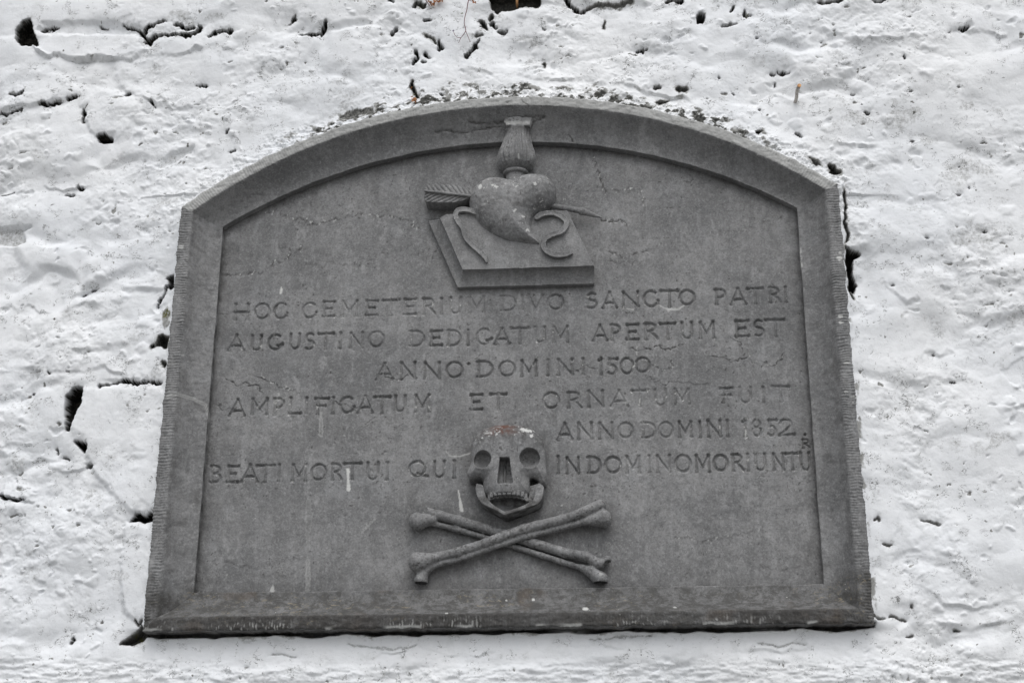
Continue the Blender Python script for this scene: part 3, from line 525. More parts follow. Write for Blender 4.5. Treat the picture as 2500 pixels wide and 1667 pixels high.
    for poly, rr_, kk in (([(1150, 1080), (1180, 1045), (1240, 1035), (1300, 1050), (1335, 1090), (1335, 1200), (1300, 1260), (1240, 1275), (1180, 1240), (1150, 1170)], 16, .3), ([(1000, 1230), (1060, 1240), (1240, 1300), (1460, 1230), (1490, 1240), (1480, 1290), (1290, 1320), (1480, 1390), (1470, 1430), (1240, 1340), (1020, 1430), (1000, 1380), (1190, 1310), (1000, 1270)], 14, .28), ([(1035, 520), (1330, 500), (1450, 690), (1115, 700)], 14, .18)):  # painted contact shade plus dirt, a halo round skull, bones and book
        i = window(U, V, poly, 60); d = polysd(U[i] + 9 * fbm(X[i] * 40, Z[i] * 40, 3, 318), V[i] + 9 * fbm(X[i] * 40 + 5, Z[i] * 40, 3, 319), poly); stain_shade[i] = np.maximum(stain_shade[i], kk * np.exp(-(np.clip(d, 0, 99) / rr_) ** 2))
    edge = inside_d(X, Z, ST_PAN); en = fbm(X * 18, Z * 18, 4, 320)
    stain_shade = np.maximum(stain_shade, 0.55 * sstep(0.014, 0.0, edge + 0.006 * en)); stain_shade = np.maximum(stain_shade, 0.28 * sstep(0.05, 0.0, edge + 0.03 * en))
    stain_shade = np.maximum(stain_shade, 0.8 * sstep(0.72, 1.0, fbm(X * 120, Z * 120, 3, 330) + 0.25 * fbm(X * 9, Z * 9, 2, 331)))
    gx = np.gradient(h, xs, axis=1); gz = np.gradient(h, zs, axis=0)
    N = np.stack([-gx, -np.ones_like(gx), -gz], -1); N /= np.linalg.norm(N, axis=-1, keepdims=True)
    Vt = np.stack([X, -(H_PAN + h), Z], -1).reshape(-1, 3); N = N.reshape(-1, 3)
    nc = X.shape[1]; nr = X.shape[0]; ins = edge > -0.006
    a = (np.arange(nr - 1)[:, None] * nc + np.arange(nc - 1)[None, :]); fc = np.stack([a, a + 1, a + nc + 1, a + nc], -1)
    keep = ins[:-1, :-1] | ins[1:, 1:]
    fl = np.maximum(np.maximum(lid[:-1, :-1], lid[1:, 1:]), np.maximum(lid[1:, :-1], lid[:-1, 1:]))
    A = {"pale": pale.ravel(), "stain_shade": stain_shade.ravel().astype(np.float32)}
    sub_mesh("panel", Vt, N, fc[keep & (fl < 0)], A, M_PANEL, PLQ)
    ff = fc[keep & (fl >= 0)]; fi = fl[keep & (fl >= 0)]; order = np.argsort(fi, kind='stable'); ff = ff[order]; fi = fi[order]
    parents = []
    for li, (ltxt, ents) in enumerate(LINES):
        e = bpy.data.objects.new("inscription_line", None); COL.objects.link(e); e.parent = PLQ; e.empty_display_size = .03
        z = P(1250, (ents[0][3] + ents[0][4]) / 2, H_PAN)[1]; e.location = (0, -H_PAN, z - 2.165); e['label'] = ltxt; parents.append(e)
    for k in range(gi):
        a0, a1 = np.searchsorted(fi, [k, k + 1])
        if a1 > a0: sub_mesh("letter", Vt, N, ff[a0:a1], A, M_PANEL, parents[line_of[k]])
build_panel()
print("panel", time.time() - T0)

# ------------------------------------------------------------------ carved reliefs: signed distance fields -> surface nets
def surface_nets(f, x0, y0, z0, st):
    ins = f < 0; nx, ny, nz = f.shape
    acc = np.zeros((nx - 1, ny - 1, nz - 1, 3), np.float32); cnt = np.zeros((nx - 1, ny - 1, nz - 1), np.float32)
    for ax in range(3):
        o1, o2 = [k for k in range(3) if k != ax]
        sa = [slice(None)] * 3; sb = [slice(None)] * 3; sa[ax] = slice(0, -1); sb[ax] = slice(1, None)
        fa, fb = f[tuple(sa)], f[tuple(sb)]; cr = (fa < 0) != (fb < 0); t = np.where(cr, fa / np.where(cr, fa - fb, 1), 0)
        for a in (0, 1):
            for b in (0, 1):
                s = [slice(None)] * 3
                s[o1] = slice(a, f.shape[o1] - 1 + a); s[o2] = slice(b, f.shape[o2] - 1 + b); s = tuple(s)
                c = cr[s]; acc[..., ax] += np.where(c, t[s], 0); acc[..., o1] += a * c; acc[..., o2] += b * c; cnt += c
    act = cnt > 0; idx = np.full(act.shape, -1, np.int64); idx[act] = np.arange(act.sum())
    g = np.argwhere(act); v = acc[act] / cnt[act][:, None] + g
    verts = np.stack([x0 + v[:, 0] * st, y0 + v[:, 1] * st, z0 + v[:, 2] * st], 1)
    quads = []
    for ax in range(3):
        o1, o2 = (ax + 1) % 3, (ax + 2) % 3
        sa = [slice(1, -1)] * 3; sb = [slice(1, -1)] * 3; sa[ax] = slice(0, -1); sb[ax] = slice(1, None)
        A_, B_ = ins[tuple(sa)], ins[tuple(sb)]; e = np.argwhere(A_ != B_)
        if len(e) == 0: continue
        flip = A_[tuple(e.T)]; p = e.copy(); p[:, o1] += 1; p[:, o2] += 1
        q = []
        for d1, d2 in ((-1, -1), (0, -1), (0, 0), (-1, 0)):
            c = p.copy(); c[:, o1] += d1; c[:, o2] += d2; q.append(idx[tuple(c.T)])
        q = np.stack(q, 1); q[~flip] = q[~flip][:, ::-1]; quads.append(q)
    return verts, np.concatenate(quads)
def sdf_obj(name, fn, b, st, mat, parent, label=None, rough=0.0006, paint=None, seed=0, big=0.0):
    """b = x0,x1, z0,z1, a0,a1 with a = height above the panel; fn(x, a, z) -> distance"""
    x = np.arange(b[0], b[1], st, dtype=np.float32); a = np.arange(b[4], b[5], st, dtype=np.float32)[::-1].copy(); z = np.arange(b[2], b[3], st, dtype=np.float32)
    X, A, Z = np.meshgrid(x, a, z, indexing='ij', sparse=False)
    f = fn(X, A, Z).astype(np.float32)
    f = f + rough * vn3(X * 170, A * 170, Z * 170, 400 + seed) + rough * 1.2 * vn3(X * 60, A * 60, Z * 60, 401 + seed)
    if big: f = f + big * vn3(X * 22, A * 22, Z * 22, 402 + seed)
    v, q = surface_nets(f, x[0], -(H_PAN + a[0]), z[0], st)
    at = {"pale": np.zeros(len(v)), "stain_shade": np.zeros(len(v)), "rust": np.zeros(len(v))}
    if paint: paint(v, at)
    me = mesh_np(name, v, q, None, at)
    return link(name, me, mat, parent, label)
def smin(a, b, k):
    h = np.clip(0.5 + 0.5 * (b - a) / k, 0, 1); return b + (a - b) * h - k * h * (1 - h)
def smax(a, b, k): return -smin(-a, -b, k)
def cap(X, A, Z, p, q, r1, r2=None, ysq=1.0):
    r2 = r1 if r2 is None else r2; p = np.array(p, float); q = np.array(q, float); d = q - p
    px, pa, pz = X - p[0], (A - p[1]), Z - p[2]; t = np.clip((px * d[0] + pa * d[1] + pz * d[2]) / (d @ d), 0, 1)
    return np.sqrt((px - t * d[0]) ** 2 + ((pa - t * d[1]) * ysq) ** 2 + (pz - t * d[2]) ** 2) - (r1 + (r2 - r1) * t)
def ell(X, A, Z, c, r):
    r = np.array(r); k = np.sqrt(((X - c[0]) / r[0]) ** 2 + ((A - c[1]) / r[1]) ** 2 + ((Z - c[2]) / r[2]) ** 2); return (k - 1) * r.min()
def sheet(ox, oy, scl):
    def S(cx, cy, a=0.0):
        x, z = P(ox + cx / scl, oy + cy / scl, H_PAN + a); return (x, a, z)
    return S
H_ = sheet(1000, 260, 3.408); kH = 0.00090 / 3.408
S_ = sheet(1080, 1010, 5.406); kS = 0.00087 / 5.406
B_ = sheet(980, 1200, 4.356); kB = 0.00086 / 4.356
def xz(S, pts, a): return [(S(px, py, a)[0], S(px, py, a)[2]) for px, py in pts]
def pillow(X, A, Z, poly, R_, Hh, a0, flat=0.0):
    d2 = polysd(X[:, 0, :], Z[:, 0, :], poly).astype(np.float32)[:, None, :]
    e = np.maximum(R_ + d2, 0) ; out_ = np.maximum(d2, 0)
    return np.sqrt(e * e + ((A - a0) * (R_ / Hh)) ** 2) - R_ - flat
def extr(X, A, Z, poly, a_lo, a_hi, rnd=0.002):
    d2 = polysd(X[:, 0, :], Z[:, 0, :], poly).astype(np.float32)[:, None, :] + rnd + 0 * A
    da = np.maximum(A - a_hi, a_lo - A) + rnd
    return np.minimum(np.maximum(d2, da), 0) + np.sqrt(np.maximum(d2, 0) ** 2 + np.maximum(da, 0) ** 2) - rnd
def band(X, A, Z, pts, hw, a_lo, a_hi, rnd=0.0015):
    d2 = polydist(X[:, 0, :], Z[:, 0, :], pts)[0][:, None, :] - hw + rnd + 0 * A; da = np.maximum(A - a_hi, a_lo - A) + rnd
    return np.minimum(np.maximum(d2, da), 0) + np.sqrt(np.maximum(d2, 0) ** 2 + np.maximum(da, 0) ** 2) - rnd
def spot(at, v, key, c, r, val=1.0, rag=0.5, seed=0):
    d = np.sqrt(((v[:, 0] - c[0]) / r[0]) ** 2 + ((v[:, 2] - c[2]) / r[1]) ** 2)
    at[key] = np.maximum(at[key], val * sstep(1.1, 0.75, d + rag * vn3(v[:, 0] * 300, v[:, 1] * 300, v[:, 2] * 300, 900 + seed)))
def flecks(at, v, dens, seed, zmin=None):
    n = vn3(v[:, 0] * 330, v[:, 1] * 330, v[:, 2] * 330, 910 + seed) + 0.7 * vn3(v[:, 0] * 45, v[:, 1] * 45, v[:, 2] * 45, 911 + seed)
    at["pale"] = np.maximum(at["pale"], 0.6 * sstep(dens + 0.05, dens + 0.2, n)); n2 = vn3(v[:, 0] * 260, v[:, 1] * 260, v[:, 2] * 260, 920 + seed) + 0.6 * vn3(v[:, 0] * 60, v[:, 1] * 60, v[:, 2] * 60, 921 + seed)
    at["stain_shade"] = np.maximum(at["stain_shade"], 0.7 * sstep(0.8, 1.0, n2))

# ---- heart
HA = 0.024
heart_poly = xz(H_, [(498, 770), (505, 850), (525, 910), (560, 970), (620, 1040), (700, 1100), (790, 1140), (900, 1165), (1000, 1180), (1080, 1182), (1098, 1170), (1085, 1130), (1050, 1085), (1032, 1020), (1040, 955), (1075, 900), (1130, 850), (1180, 805), (1205, 750), (1205, 690), (1180, 635), (1130, 600), (1060, 588), (990, 592), (930, 604), (875, 636), (835, 634), (780, 618), (720, 610), (650, 618), (590, 650), (530, 705)], HA)
def heart_f(X, A, Z):
    f = pillow(X, A, Z, heart_poly, 0.055, 0.050, HA)
    l1 = ell(X, A, Z, H_(700, 800, 0.03), (0.040, 0.040, 0.040)); l2 = ell(X, A, Z, H_(1040, 750, 0.03), (0.036, 0.038, 0.036)); f = smin(f, smin(l1, l2, 0.05) + 0.003, 0.035)
    f = smax(f, -cap(X, A, Z, H_(862, 622, 0.060), H_(885, 690, 0.084), 0.006, 0.002), 0.012)
    # gentle vertical crease running to the tip
    return f
def heart_p(v, at):
    flecks(at, v, 0.95, 1); c = H_(593, 695, 0.05); spot(at, v, "pale", c, (0.0045, 0.009), 1, 0.15)
    for x, y in ((720, 710), (700, 700), (735, 715), (500, 690), (900, 690), (1050, 690), (880, 905), (950, 940), (985, 1040)): spot(at, v, "pale", H_(x, y, .05), (0.0035, 0.004), .85, .9, x)
    up_ = sstep(H_(600, 800, .04)[2], H_(600, 640, .03)[2], v[:, 2]); n = vn3(v[:, 0] * 240, v[:, 1] * 240, v[:, 2] * 240, 77)
    at["pale"] = np.maximum(at["pale"], 0.5 * up_ * sstep(0.5, 0.68, n)); at["stain_shade"] = np.maximum(at["stain_shade"], 0.4 * sstep(0.2, .7, vn3(v[:, 0] * 90, v[:, 1] * 90, v[:, 2] * 90, 78)))
bx = np.array(heart_poly); heart = sdf_obj("heart", heart_f, (bx[:, 0].min() - .012, bx[:, 0].max() + .012, bx[:, 1].min() - .012, bx[:, 1].max() + .012, -0.008, 0.092), 0.0013, M_RELIEF, PLQ, None, 0.0007, heart_p, 1, 0.0016)
# ---- flame above the heart, with its collar
ax0 = H_(885, 480, 0.014); ax1 = H_(905, 130, 0.024)
zk = [H_(890, y, a_)[2] for y, a_ in ((525, .03), (510, .03), (495, .032), (472, .034), (435, .036), (395, .038), (340, .04), (290, .044), (230, .046), (180, .048), (145, .05), (110, .05))]
rk = [r * kH * 1.1 for r in (70, 95, 118, 140, 152, 152, 140, 124, 108, 103, 104, 104)]
def flame_f(X, A, Z):
    t = (Z - ax0[2]) / (ax1[2] - ax0[2]); cx = ax0[0] + t * (ax1[0] - ax0[0]); ca = ax0[1] + t * (ax1[1] - ax0[1])
    r = np.interp(Z[0, 0, :], zk, rk).astype(np.float32)[None, None, :]
    ang = np.arctan2(X - cx, A - ca); tw = (Z - ax0[2]) * 14 + 0.6 * np.sin((Z - ax0[2]) * 60)
    wv = np.sin(ang * 23 + tw * 1.6 + 1.3 * np.sin(ang * 3 + Z * 30)); wv2 = np.sin(ang * 7 - tw * 2.6 * np.clip(0.05 + ang, 0, 1))
    ampl = np.interp(Z[0, 0, :], [zk[0], zk[2], zk[5], zk[8], zk[9]], [0, .0012, .0019, .0014, 0.0004])[None, None, :]
    f = (np.hypot(X - cx, A - ca) - r - ampl * (wv + 0.6 * wv2)) * 0.85
    jag = 0.0045 * np.abs(vn3(X * 210, A * 60, Z * 0, 7)) + 0.003 * vn3(X * 90, A * 90, Z * 0, 8)
    f = np.maximum(f, Z - (H_(905, 148, 0.05)[2] + jag)); f = np.maximum(f, zk[0] - 0.002 - Z)
    # broken stub left on the soffit above the flame
    st_p = xz(H_, [(783, 92), (850, 86), (1018, 88), (1008, 128), (1002, 160), (803, 160), (795, 125)], 0.050)
    s = extr(X, A, Z, st_p, 0.0, 0.0505, 0.002) + 0.0032 * vn3(X * 120, A * 120, Z * 120, 9) + 0.0025 * vn3(X * 50, A * 50, Z * 50, 10)
    return np.minimum(f, s)
def flame_p(v, at):
    flecks(at, v, 1.2, 3); z = H_(905, 150, .05)[2]; n = vn3(v[:, 0] * 160, v[:, 1] * 100, v[:, 2] * 100, 31)
    spot(at, v, "pale", H_(905, 408, .06), (0.002, 0.005), .5, .6, 5)
    at["pale"] = np.maximum(at["pale"], 0.42 * sstep(z - 0.0035, z + 0.0005, v[:, 2] + 0.002 * n) * sstep(z + 0.012, z + 0.006, v[:, 2]))
    at["stain_shade"] = np.maximum(at["stain_shade"], 0.5 * sstep(z - 0.022, z - 0.014, v[:, 2] + 0.004 * n) * sstep(z - 0.003, z - 0.006, v[:, 2]))
sdf_obj("flame", flame_f, (ax0[0] - .052, ax0[0] + .052, zk[0] - .006, zk[-1] + .02, -0.004, 0.075), 0.0011, M_RELIEF, heart, None, 0.0003, flame_p, 3)
cc = H_(882, 560, 0.02)
def collar_f(X, A, Z):
    r = np.hypot(X - cc[0], (A - 0.012)); zz = Z + 0.10 * (A - 0.03) * 0   # level ring seen from below
    ring = np.sqrt((r - 0.0255) ** 2 * 0.9 + (Z - cc[2] - 0.0035) ** 2) - 0.0048
    neck = np.maximum(r - 0.0245 + 0.0015 * np.cos((Z - cc[2]) * 60), np.abs(Z - cc[2] + 0.014) - 0.018)
    return smin(ring, neck, 0.003)
sdf_obj("flame_collar", collar_f, (cc[0] - .034, cc[0] + .034, cc[2] - .04, cc[2] + .014, -0.004, 0.045), 0.001, M_RELIEF, heart, None, 0.0003, lambda v, at: flecks(at, v, .9, 4), 4)
# ---- arrow: shaft through the heart, fletching, arrowhead
def bounds(pts, m, alo=-0.006, ahi=0.07):
    p = np.array(pts); return (p[:, 0].min() - m, p[:, 0].max() + m, p[:, 1].min() - m, p[:, 1].max() + m, alo, ahi)
sh0, sh1, sh2 = H_(128, 702, .047), H_(510, 745, .047), H_(1180, 826, .022); sh3 = H_(1440, 872, .024)
def shaft_f(X, A, Z):
    f = cap(X, A, Z, sh0, sh1, 0.0030, 0.0034); f = np.minimum(f, cap(X, A, Z, sh1, H_(1120, 818, .014), 0.0034, 0.0050)); f = np.minimum(f, cap(X, A, Z, H_(1120, 818, .020), sh3, 0.0062, 0.0068)); return f
arrow = sdf_obj("arrow", shaft_f, bounds([(sh0[0], sh0[2]), (sh3[0], sh3[2])], 0.012, 0.0, 0.06), 0.0011, M_RELIEF, PLQ, None, 0.0004, lambda v, at: flecks(at, v, 1.1, 5), 5)
fpoly = xz(H_, [(130, 652), (215, 645), (300, 648), (400, 655), (450, 675), (525, 712), (520, 752), (470, 772), (385, 794), (250, 796), (130, 787), (121, 745), (136, 702)], 0.044)
ux = np.array([sh1[0] - sh0[0], sh1[2] - sh0[2]]); ux /= np.hypot(*ux)
def feath_f(X, A, Z):
    s = (X - sh0[0]) * ux[0] + (Z - sh0[2]) * ux[1]; n = -(X - sh0[0]) * ux[1] + (Z - sh0[2]) * ux[0]
    ph = (s + np.abs(n) * np.where(n > 0, 0.9, 1.3)) / 0.0125 + 0.2 * np.sin(s * 70)
    g = np.abs(np.sin(ph * math.pi)) ** 0.8
    top = 0.0450 - 0.0036 * (1 - g) - 0.10 * np.abs(n) * 0.9
    f2 = polysd(X[:, 0, :], Z[:, 0, :], fpoly).astype(np.float32)[:, None, :] - 0.0012 * (g - 0.6)
    return np.maximum(f2, np.maximum((A - top) * 0.75, -0.004 - A))
sdf_obj("fletching", feath_f, bounds(fpoly, 0.006, -0.006, 0.055), 0.001, M_RELIEF, arrow, None, 0.0002, lambda v, at: flecks(at, v, 1.2, 6), 6)
def head_f(X, A, Z):
    a, b = H_(1432, 872, .023), H_(1600, 925, .014)
    f = cap(X, A, Z, a, b, 0.0092, 0.0018); cut = cap(X, A, Z, H_(1458, 868, .035), H_(1590, 918, .022), 0.0064, 0.001)
    return smax(f, -cut, 0.0012)
a, b = H_(1432, 872, .023), H_(1600, 925, .014)
sdf_obj("arrowhead", head_f, bounds([(a[0], a[2]), (b[0], b[2])], 0.013, 0.0, 0.05), 0.0009, M_RELIEF, arrow, None, 0.0004, lambda v, at: flecks(at, v, 1.0, 7), 7)
# ---- book lying under the heart: flat cover, hollow page edges, lower cover lip
BH = 0.040
def build_book():
    def Pq(pts, a): return np.array(xz(H_, pts, a))
    Fq = Pq([(250, 925), (300, 897), (1310, 865), (1535, 1325), (440, 1360)], BH)
    Bq = Pq([(150, 945), (185, 905), (1310, 865), (1535, 1480), (400, 1510)], 0.010); Bq[2] = Fq[2] + (0.001, 0.0); Bq[1] = (Bq[1][0], Fq[1][1] + 0.0)
    per = [0.0, 0.6, 1, 1, 1]
    n = 40
    def ring(Q):
        r = []
        for i in range(5):
            p, q = Q[i], Q[(i + 1) % 5]
            for t in np.linspace(0, 1, n, endpoint=False): r.append(p + (q - p) * t)
        return np.array(r)
    rf, rb = ring(Fq), ring(Bq); c0 = rf.mean(0); rows = []
    for k in (0.0, 0.2, 0.4, 0.6, 0.8, 0.93): rows.append((c0 + (rf - c0) * (0.02 + k), np.full(len(rf), BH)))
    rows.append((c0 + (rf - c0) * 0.993, np.full(len(rf), BH))); rows.append((rf, np.full(len(rf), BH - 0.0012)))
    rows.append((rf + 0.0 * rf, np.full(len(rf), BH - 0.004)))
    for t in np.linspace(0, 1, 13)[1:]:
        k = 1 - math.cos(t * math.pi / 2); rows.append((rf + (rb - rf) * k * 0.94, np.full(len(rf), BH - 0.004 + (0.013 - BH + 0.004) * math.sin(t * math.pi / 2))))
    rows.append((rf + (rb - rf) * 0.97, np.full(len(rf), 0.0145))); rows.append((rb, np.full(len(rf), 0.0135))); rows.append((rb, np.full(len(rf), 0.009))); rows.append((rb, np.full(len(rf), -0.006)))
    XZ = np.stack([r[0] for r in rows]); Aa = np.stack([r[1] for r in rows])
    nr, nc = Aa.shape; Xx, Zz = XZ[..., 0], XZ[..., 1]
    Aa = Aa + 0.0009 * vn3(Xx * 40, Zz * 40, Aa * 40, 51) + 0.0006 * vn3(Xx * 110, Zz * 110, Aa * 90, 52); Zz = Zz + 0.0008 * vn3(Xx * 50, Zz * 50, Aa * 20, 53)
    V = np.stack([Xx, -(H_PAN + Aa), Zz], -1).reshape(-1, 3)
    V = np.concatenate([V, [[c0[0], -(H_PAN + BH), c0[1]]]])
    fs = []
    for r in range(nr - 1):
        for c in range(nc): fs.append((r * nc + c, (r + 1) * nc + c, (r + 1) * nc + (c + 1) % nc, r * nc + (c + 1) % nc))
    for c in range(nc): fs.append((c, (c + 1) % nc, len(V) - 1, len(V) - 1))
    me = bpy.data.meshes.new("book"); me.from_pydata([tuple(v) for v in V], [], [f if f[2] != f[3] else f[:3] for f in fs]); me.update()
    at = {"pale": np.zeros(len(V)), "stain_shade": np.zeros(len(V))}; pass
    for k, a_ in at.items(): x = me.attributes.new(k, 'FLOAT', 'POINT'); x.data.foreach_set("value", a_.astype(np.float32))
    o = link("book", me, M_RELIEF, PLQ)
    for p in me.polygons: p.use_smooth = True
    me.set_sharp_from_angle(angle=math.radians(35))
    m = o.modifiers.new("bevel", 'BEVEL'); m.width = 0.0012; m.segments = 2; m.limit_method = 'ANGLE'; m.angle_limit = math.radians(40)
    # rolled spine corner at the upper left
    def roll(X, A, Z):
        p, q = H_(200, 945, .024), H_(430, 1440, .02)
        return cap(X, A, Z, H_(196, 935, .026), H_(300, 1130, .010), 0.0125, 0.002)
    return o
book = build_book()
# ---- two ribbons
def smooth_pts(p, n=5):
    p = np.array(p, float); out_ = []
    for i in range(len(p) - 1):
        a0 = p[max(i - 1, 0)]; a1 = p[i]; a2 = p[i + 1]; a3 = p[min(i + 2, len(p) - 1)]
        for t in np.linspace(0, 1, n, endpoint=False): out_.append(0.5 * ((2 * a1) + (-a0 + a2) * t + (2 * a0 - 5 * a1 + 4 * a2 - a3) * t * t + (-a0 + 3 * a1 - 3 * a2 + a3) * t ** 3))
    out_.append(p[-1]); return out_
for pts, sd in (([(560, 888), (500, 868), (450, 860), (402, 868), (382, 905), (405, 960), (445, 1015), (468, 1090), (520, 1150), (590, 1215), (625, 1250), (640, 1290)], 10),
                ([(1060, 925), (1110, 900), (1190, 890), (1265, 918), (1308, 970), (1270, 1040), (1190, 1070), (1130, 1100), (1112, 1150), (1140, 1205), (1210, 1238), (1290, 1235), (1348, 1222)], 11)):
    wp = xz(H_, smooth_pts(pts), 0.046)
    def rib(X, A, Z, wp=wp):
        d2, sd2, pr = polydist(X[:, 0, :], Z[:, 0, :], wp); hw = 0.0060 * (1 - 0.55 * sstep(0.93, 1.0, pr))
        d2 = (d2 - hw)[:, None, :]; tp = (0.0500 + 0.0012 * np.sin(pr * 17))[:, None, :] - 0.0022 * np.clip(1 + d2 / 0.0048, 0, 1) ** 2 * 0 
        edge = -0.0012 * np.clip(-d2 / 0.004, 0, 1); return np.maximum(d2, np.maximum(A - tp - 0.0009 * np.sign(sd2)[:, None, :] * np.clip(-d2 / .005, 0, 1) * 0 - edge, 0.020 - A))
    sdf_obj("ribbon", rib, bounds(wp, 0.009, 0.016, 0.055), 0.0010, M_RELIEF, PLQ, "left ribbon hanging from behind the heart" if sd == 10 else "right ribbon curling in an S over the book", 0.00025, lambda v, at, sd=sd: flecks(at, v, 1.1, sd), sd)

# ---- skull
sk_poly = xz(S_, [(392, 400), (420, 325), (480, 255), (570, 198), (700, 160), (870, 148), (1040, 160), (1170, 198), (1270, 275), (1325, 375), (1350, 500), (1352, 640), (1362, 760), (1368, 850), (1350, 905), (1300, 920), (1268, 860), (1215, 815), (1165, 812), (1135, 850), (1137, 940), (1140, 1040), (1110, 1050), (870, 1030), (620, 1055), (555, 1060), (550, 950), (548, 860), (515, 830), (450, 828), (400, 852), (362, 872), (345, 810), (350, 730), (385, 640), (390, 520)], 0.035)
def skull_f(X, A, Z):
    f = pillow(X, A, Z, sk_poly, 0.036, 0.054, 0.010)
    f = smin(f, extr(X, A, Z, sk_poly, -0.002, 0.040, 0.010), 0.010)
    f = smax(f, A - 0.063 + 1.3 * (X - S_(860, 560, 0.05)[0]) ** 2, 0.012)
    mx = cap(X, A, Z, S_(850, 780, 0.022), S_(850, 1000, 0.020), 0.041, 0.046); mx = smax(mx, S_(850, 1035, 0.06)[2] - Z - 0.006 * 0 + ((X - S_(850, 1000, 0)[0]) ** 2) * -3.0, 0.002)
    f = smin(f, mx, 0.010)
    for cx_, cy_, rr in ((440, 785, 0.012), (1245, 785, 0.014)): f = smin(f, ell(X, A, Z, S_(cx_, cy_, 0.034), (rr * 1.2, rr * 0.75, rr * 0.6)), 0.010)
    for (cx_, cy_), rr, dz in (((522, 592), 0.0192, 0), ((1152, 572), 0.0214, 0)):
        c = S_(cx_, cy_, 0.058); d = np.hypot(X - c[0], (Z - c[2]) * 1.02) - rr; well = np.maximum(d, 0.029 - A + 0.25 * (Z - c[2]) * 0 + 0.004)
        bowl = ell(X, A, Z, (c[0], 0.058, c[2]), (rr, 0.034, rr)); f = smax(f, -smin(well + 0.0004, bowl, 0.003), 0.0012)
    npoly = xz(S_, [(750, 566), (888, 566), (905, 700), (935, 915), (900, 932), (820, 918), (750, 935), (718, 915), (738, 700)], 0.060)
    nd = polysd(X[:, 0, :], Z[:, 0, :], npoly).astype(np.float32)[:, None, :] + 0.0008
    zt_ = S_(820, 566, .06)[2]; zb_ = S_(820, 930, .06)[2]; tt = np.clip((zt_ - Z) / (zt_ - zb_), 0, 1)
    sep = S_(820, 750, .05)[0]; floor_ = 0.030 + 0.010 * tt ** 2 + 0.009 * np.exp(-((X - sep) / 0.0022) ** 2)
    f = smax(f, -np.maximum(nd, floor_ - A), 0.0015)
    # hollow under the cheekbones
    for (a_, b_) in (((590, 770, .058), (500, 860, .05)), ((1090, 780, .058), (1180, 850, .05))): f = smax(f, -cap(X, A, Z, S_(*a_), S_(*b_), 0.004, 0.010), 0.008)
    return f
def skull_p(v, at):
    flecks(at, v, 1.25, 12); zc = S_(800, 230, .03)[2]; n = vn3(v[:, 0] * 110, v[:, 1] * 110, v[:, 2] * 110, 61)
    top = sstep(S_(800, 400, .055)[2], S_(800, 290, .045)[2], v[:, 2] + 0.006 * n - 0.9 * (v[:, 0] - S_(860, 0, 0)[0]) ** 2 * 0 + 2.2 * (v[:, 0] - S_(860, 0, 0)[0]) ** 2)
    at["stain_shade"] = np.maximum(at["stain_shade"], 0.62 * top * sstep(-.5, .3, n)); xm = S_(800, 230, .03)[0]
    at["rust"] = np.maximum(at["rust"], 1.0 * np.exp(-((v[:, 0] - xm) / 0.028) ** 2) * sstep(S_(800, 330, .05)[2], S_(800, 270, .045)[2], v[:, 2]))
    at["pale"] = np.maximum(at["pale"], 0.6 * top * sstep(.55, .7, vn3(v[:, 0] * 280, v[:, 1] * 280, v[:, 2] * 280, 62)))
    for x, y, a_, b_, q in ((1120, 225, .0125, .006, 1), (1075, 210, .006, .004, 1), (1182, 296, .004, .005, .95), (722, 300, .003, .003, .9), (650, 275, .002, .003, .8), (530, 335, .002, .002, .8), (600, 272, .006, .002, .6), (998, 868, .0016, .0016, .6)): spot(at, v, "pale", S_(x, y, .045), (a_, b_), q, .6, x)
skb = bounds(sk_poly, 0.014, -0.004, 0.080)
skull = sdf_obj("skull", skull_f, skb, 0.0011, M_RELIEF, PLQ, None, 0.0004, skull_p, 12)
# upper teeth, one by one
tc = [(622, 1092), (648, 1058), (700, 1035), (757, 1026), (817, 1022), (878, 1021), (938, 1024), (997, 1032), (1052, 1050), (1098, 1078)]
for i, (tx, ty) in enumerate(tc):
    e = abs(i - 4.5) / 4.5; ah = 0.061 - 0.014 * e ** 2
    c = S_(tx, ty + 6, ah)
    def tooth_f(X, A, Z, c=c, ah=ah, e=e):
        hx, hz, ha = 0.0046 - 0.0008 * e, 0.0060, 0.007; r = 0.0016
        qx = np.abs(X - c[0]) - hx + r; qz = np.abs(Z - c[2]) - hz + r; qa = np.abs(A - ah + 0.007) - ha + r
        return np.sqrt(np.maximum(qx, 0) ** 2 + np.maximum(qz, 0) ** 2 + np.maximum(qa, 0) ** 2) + np.minimum(np.maximum(qx, np.maximum(qz, qa)), 0) - r
    sdf_obj("tooth", tooth_f, (c[0] - .008, c[0] + .008, c[2] - .009, c[2] + .009, ah - .018, ah + .004), 0.0010, M_RELIEF, skull, None, 0.0002, None, 13)
jaw_pts = xz(S_, smooth_pts([(480, 950), (500, 1040), (548, 1135), (670, 1225), (822, 1315)], 3)[:-1] + smooth_pts([(822, 1315), (1020, 1250), (1190, 1170), (1250, 1120), (1270, 1040), (1280, 950)], 3), 0.056)
jx = S_(840, 1200, .04)
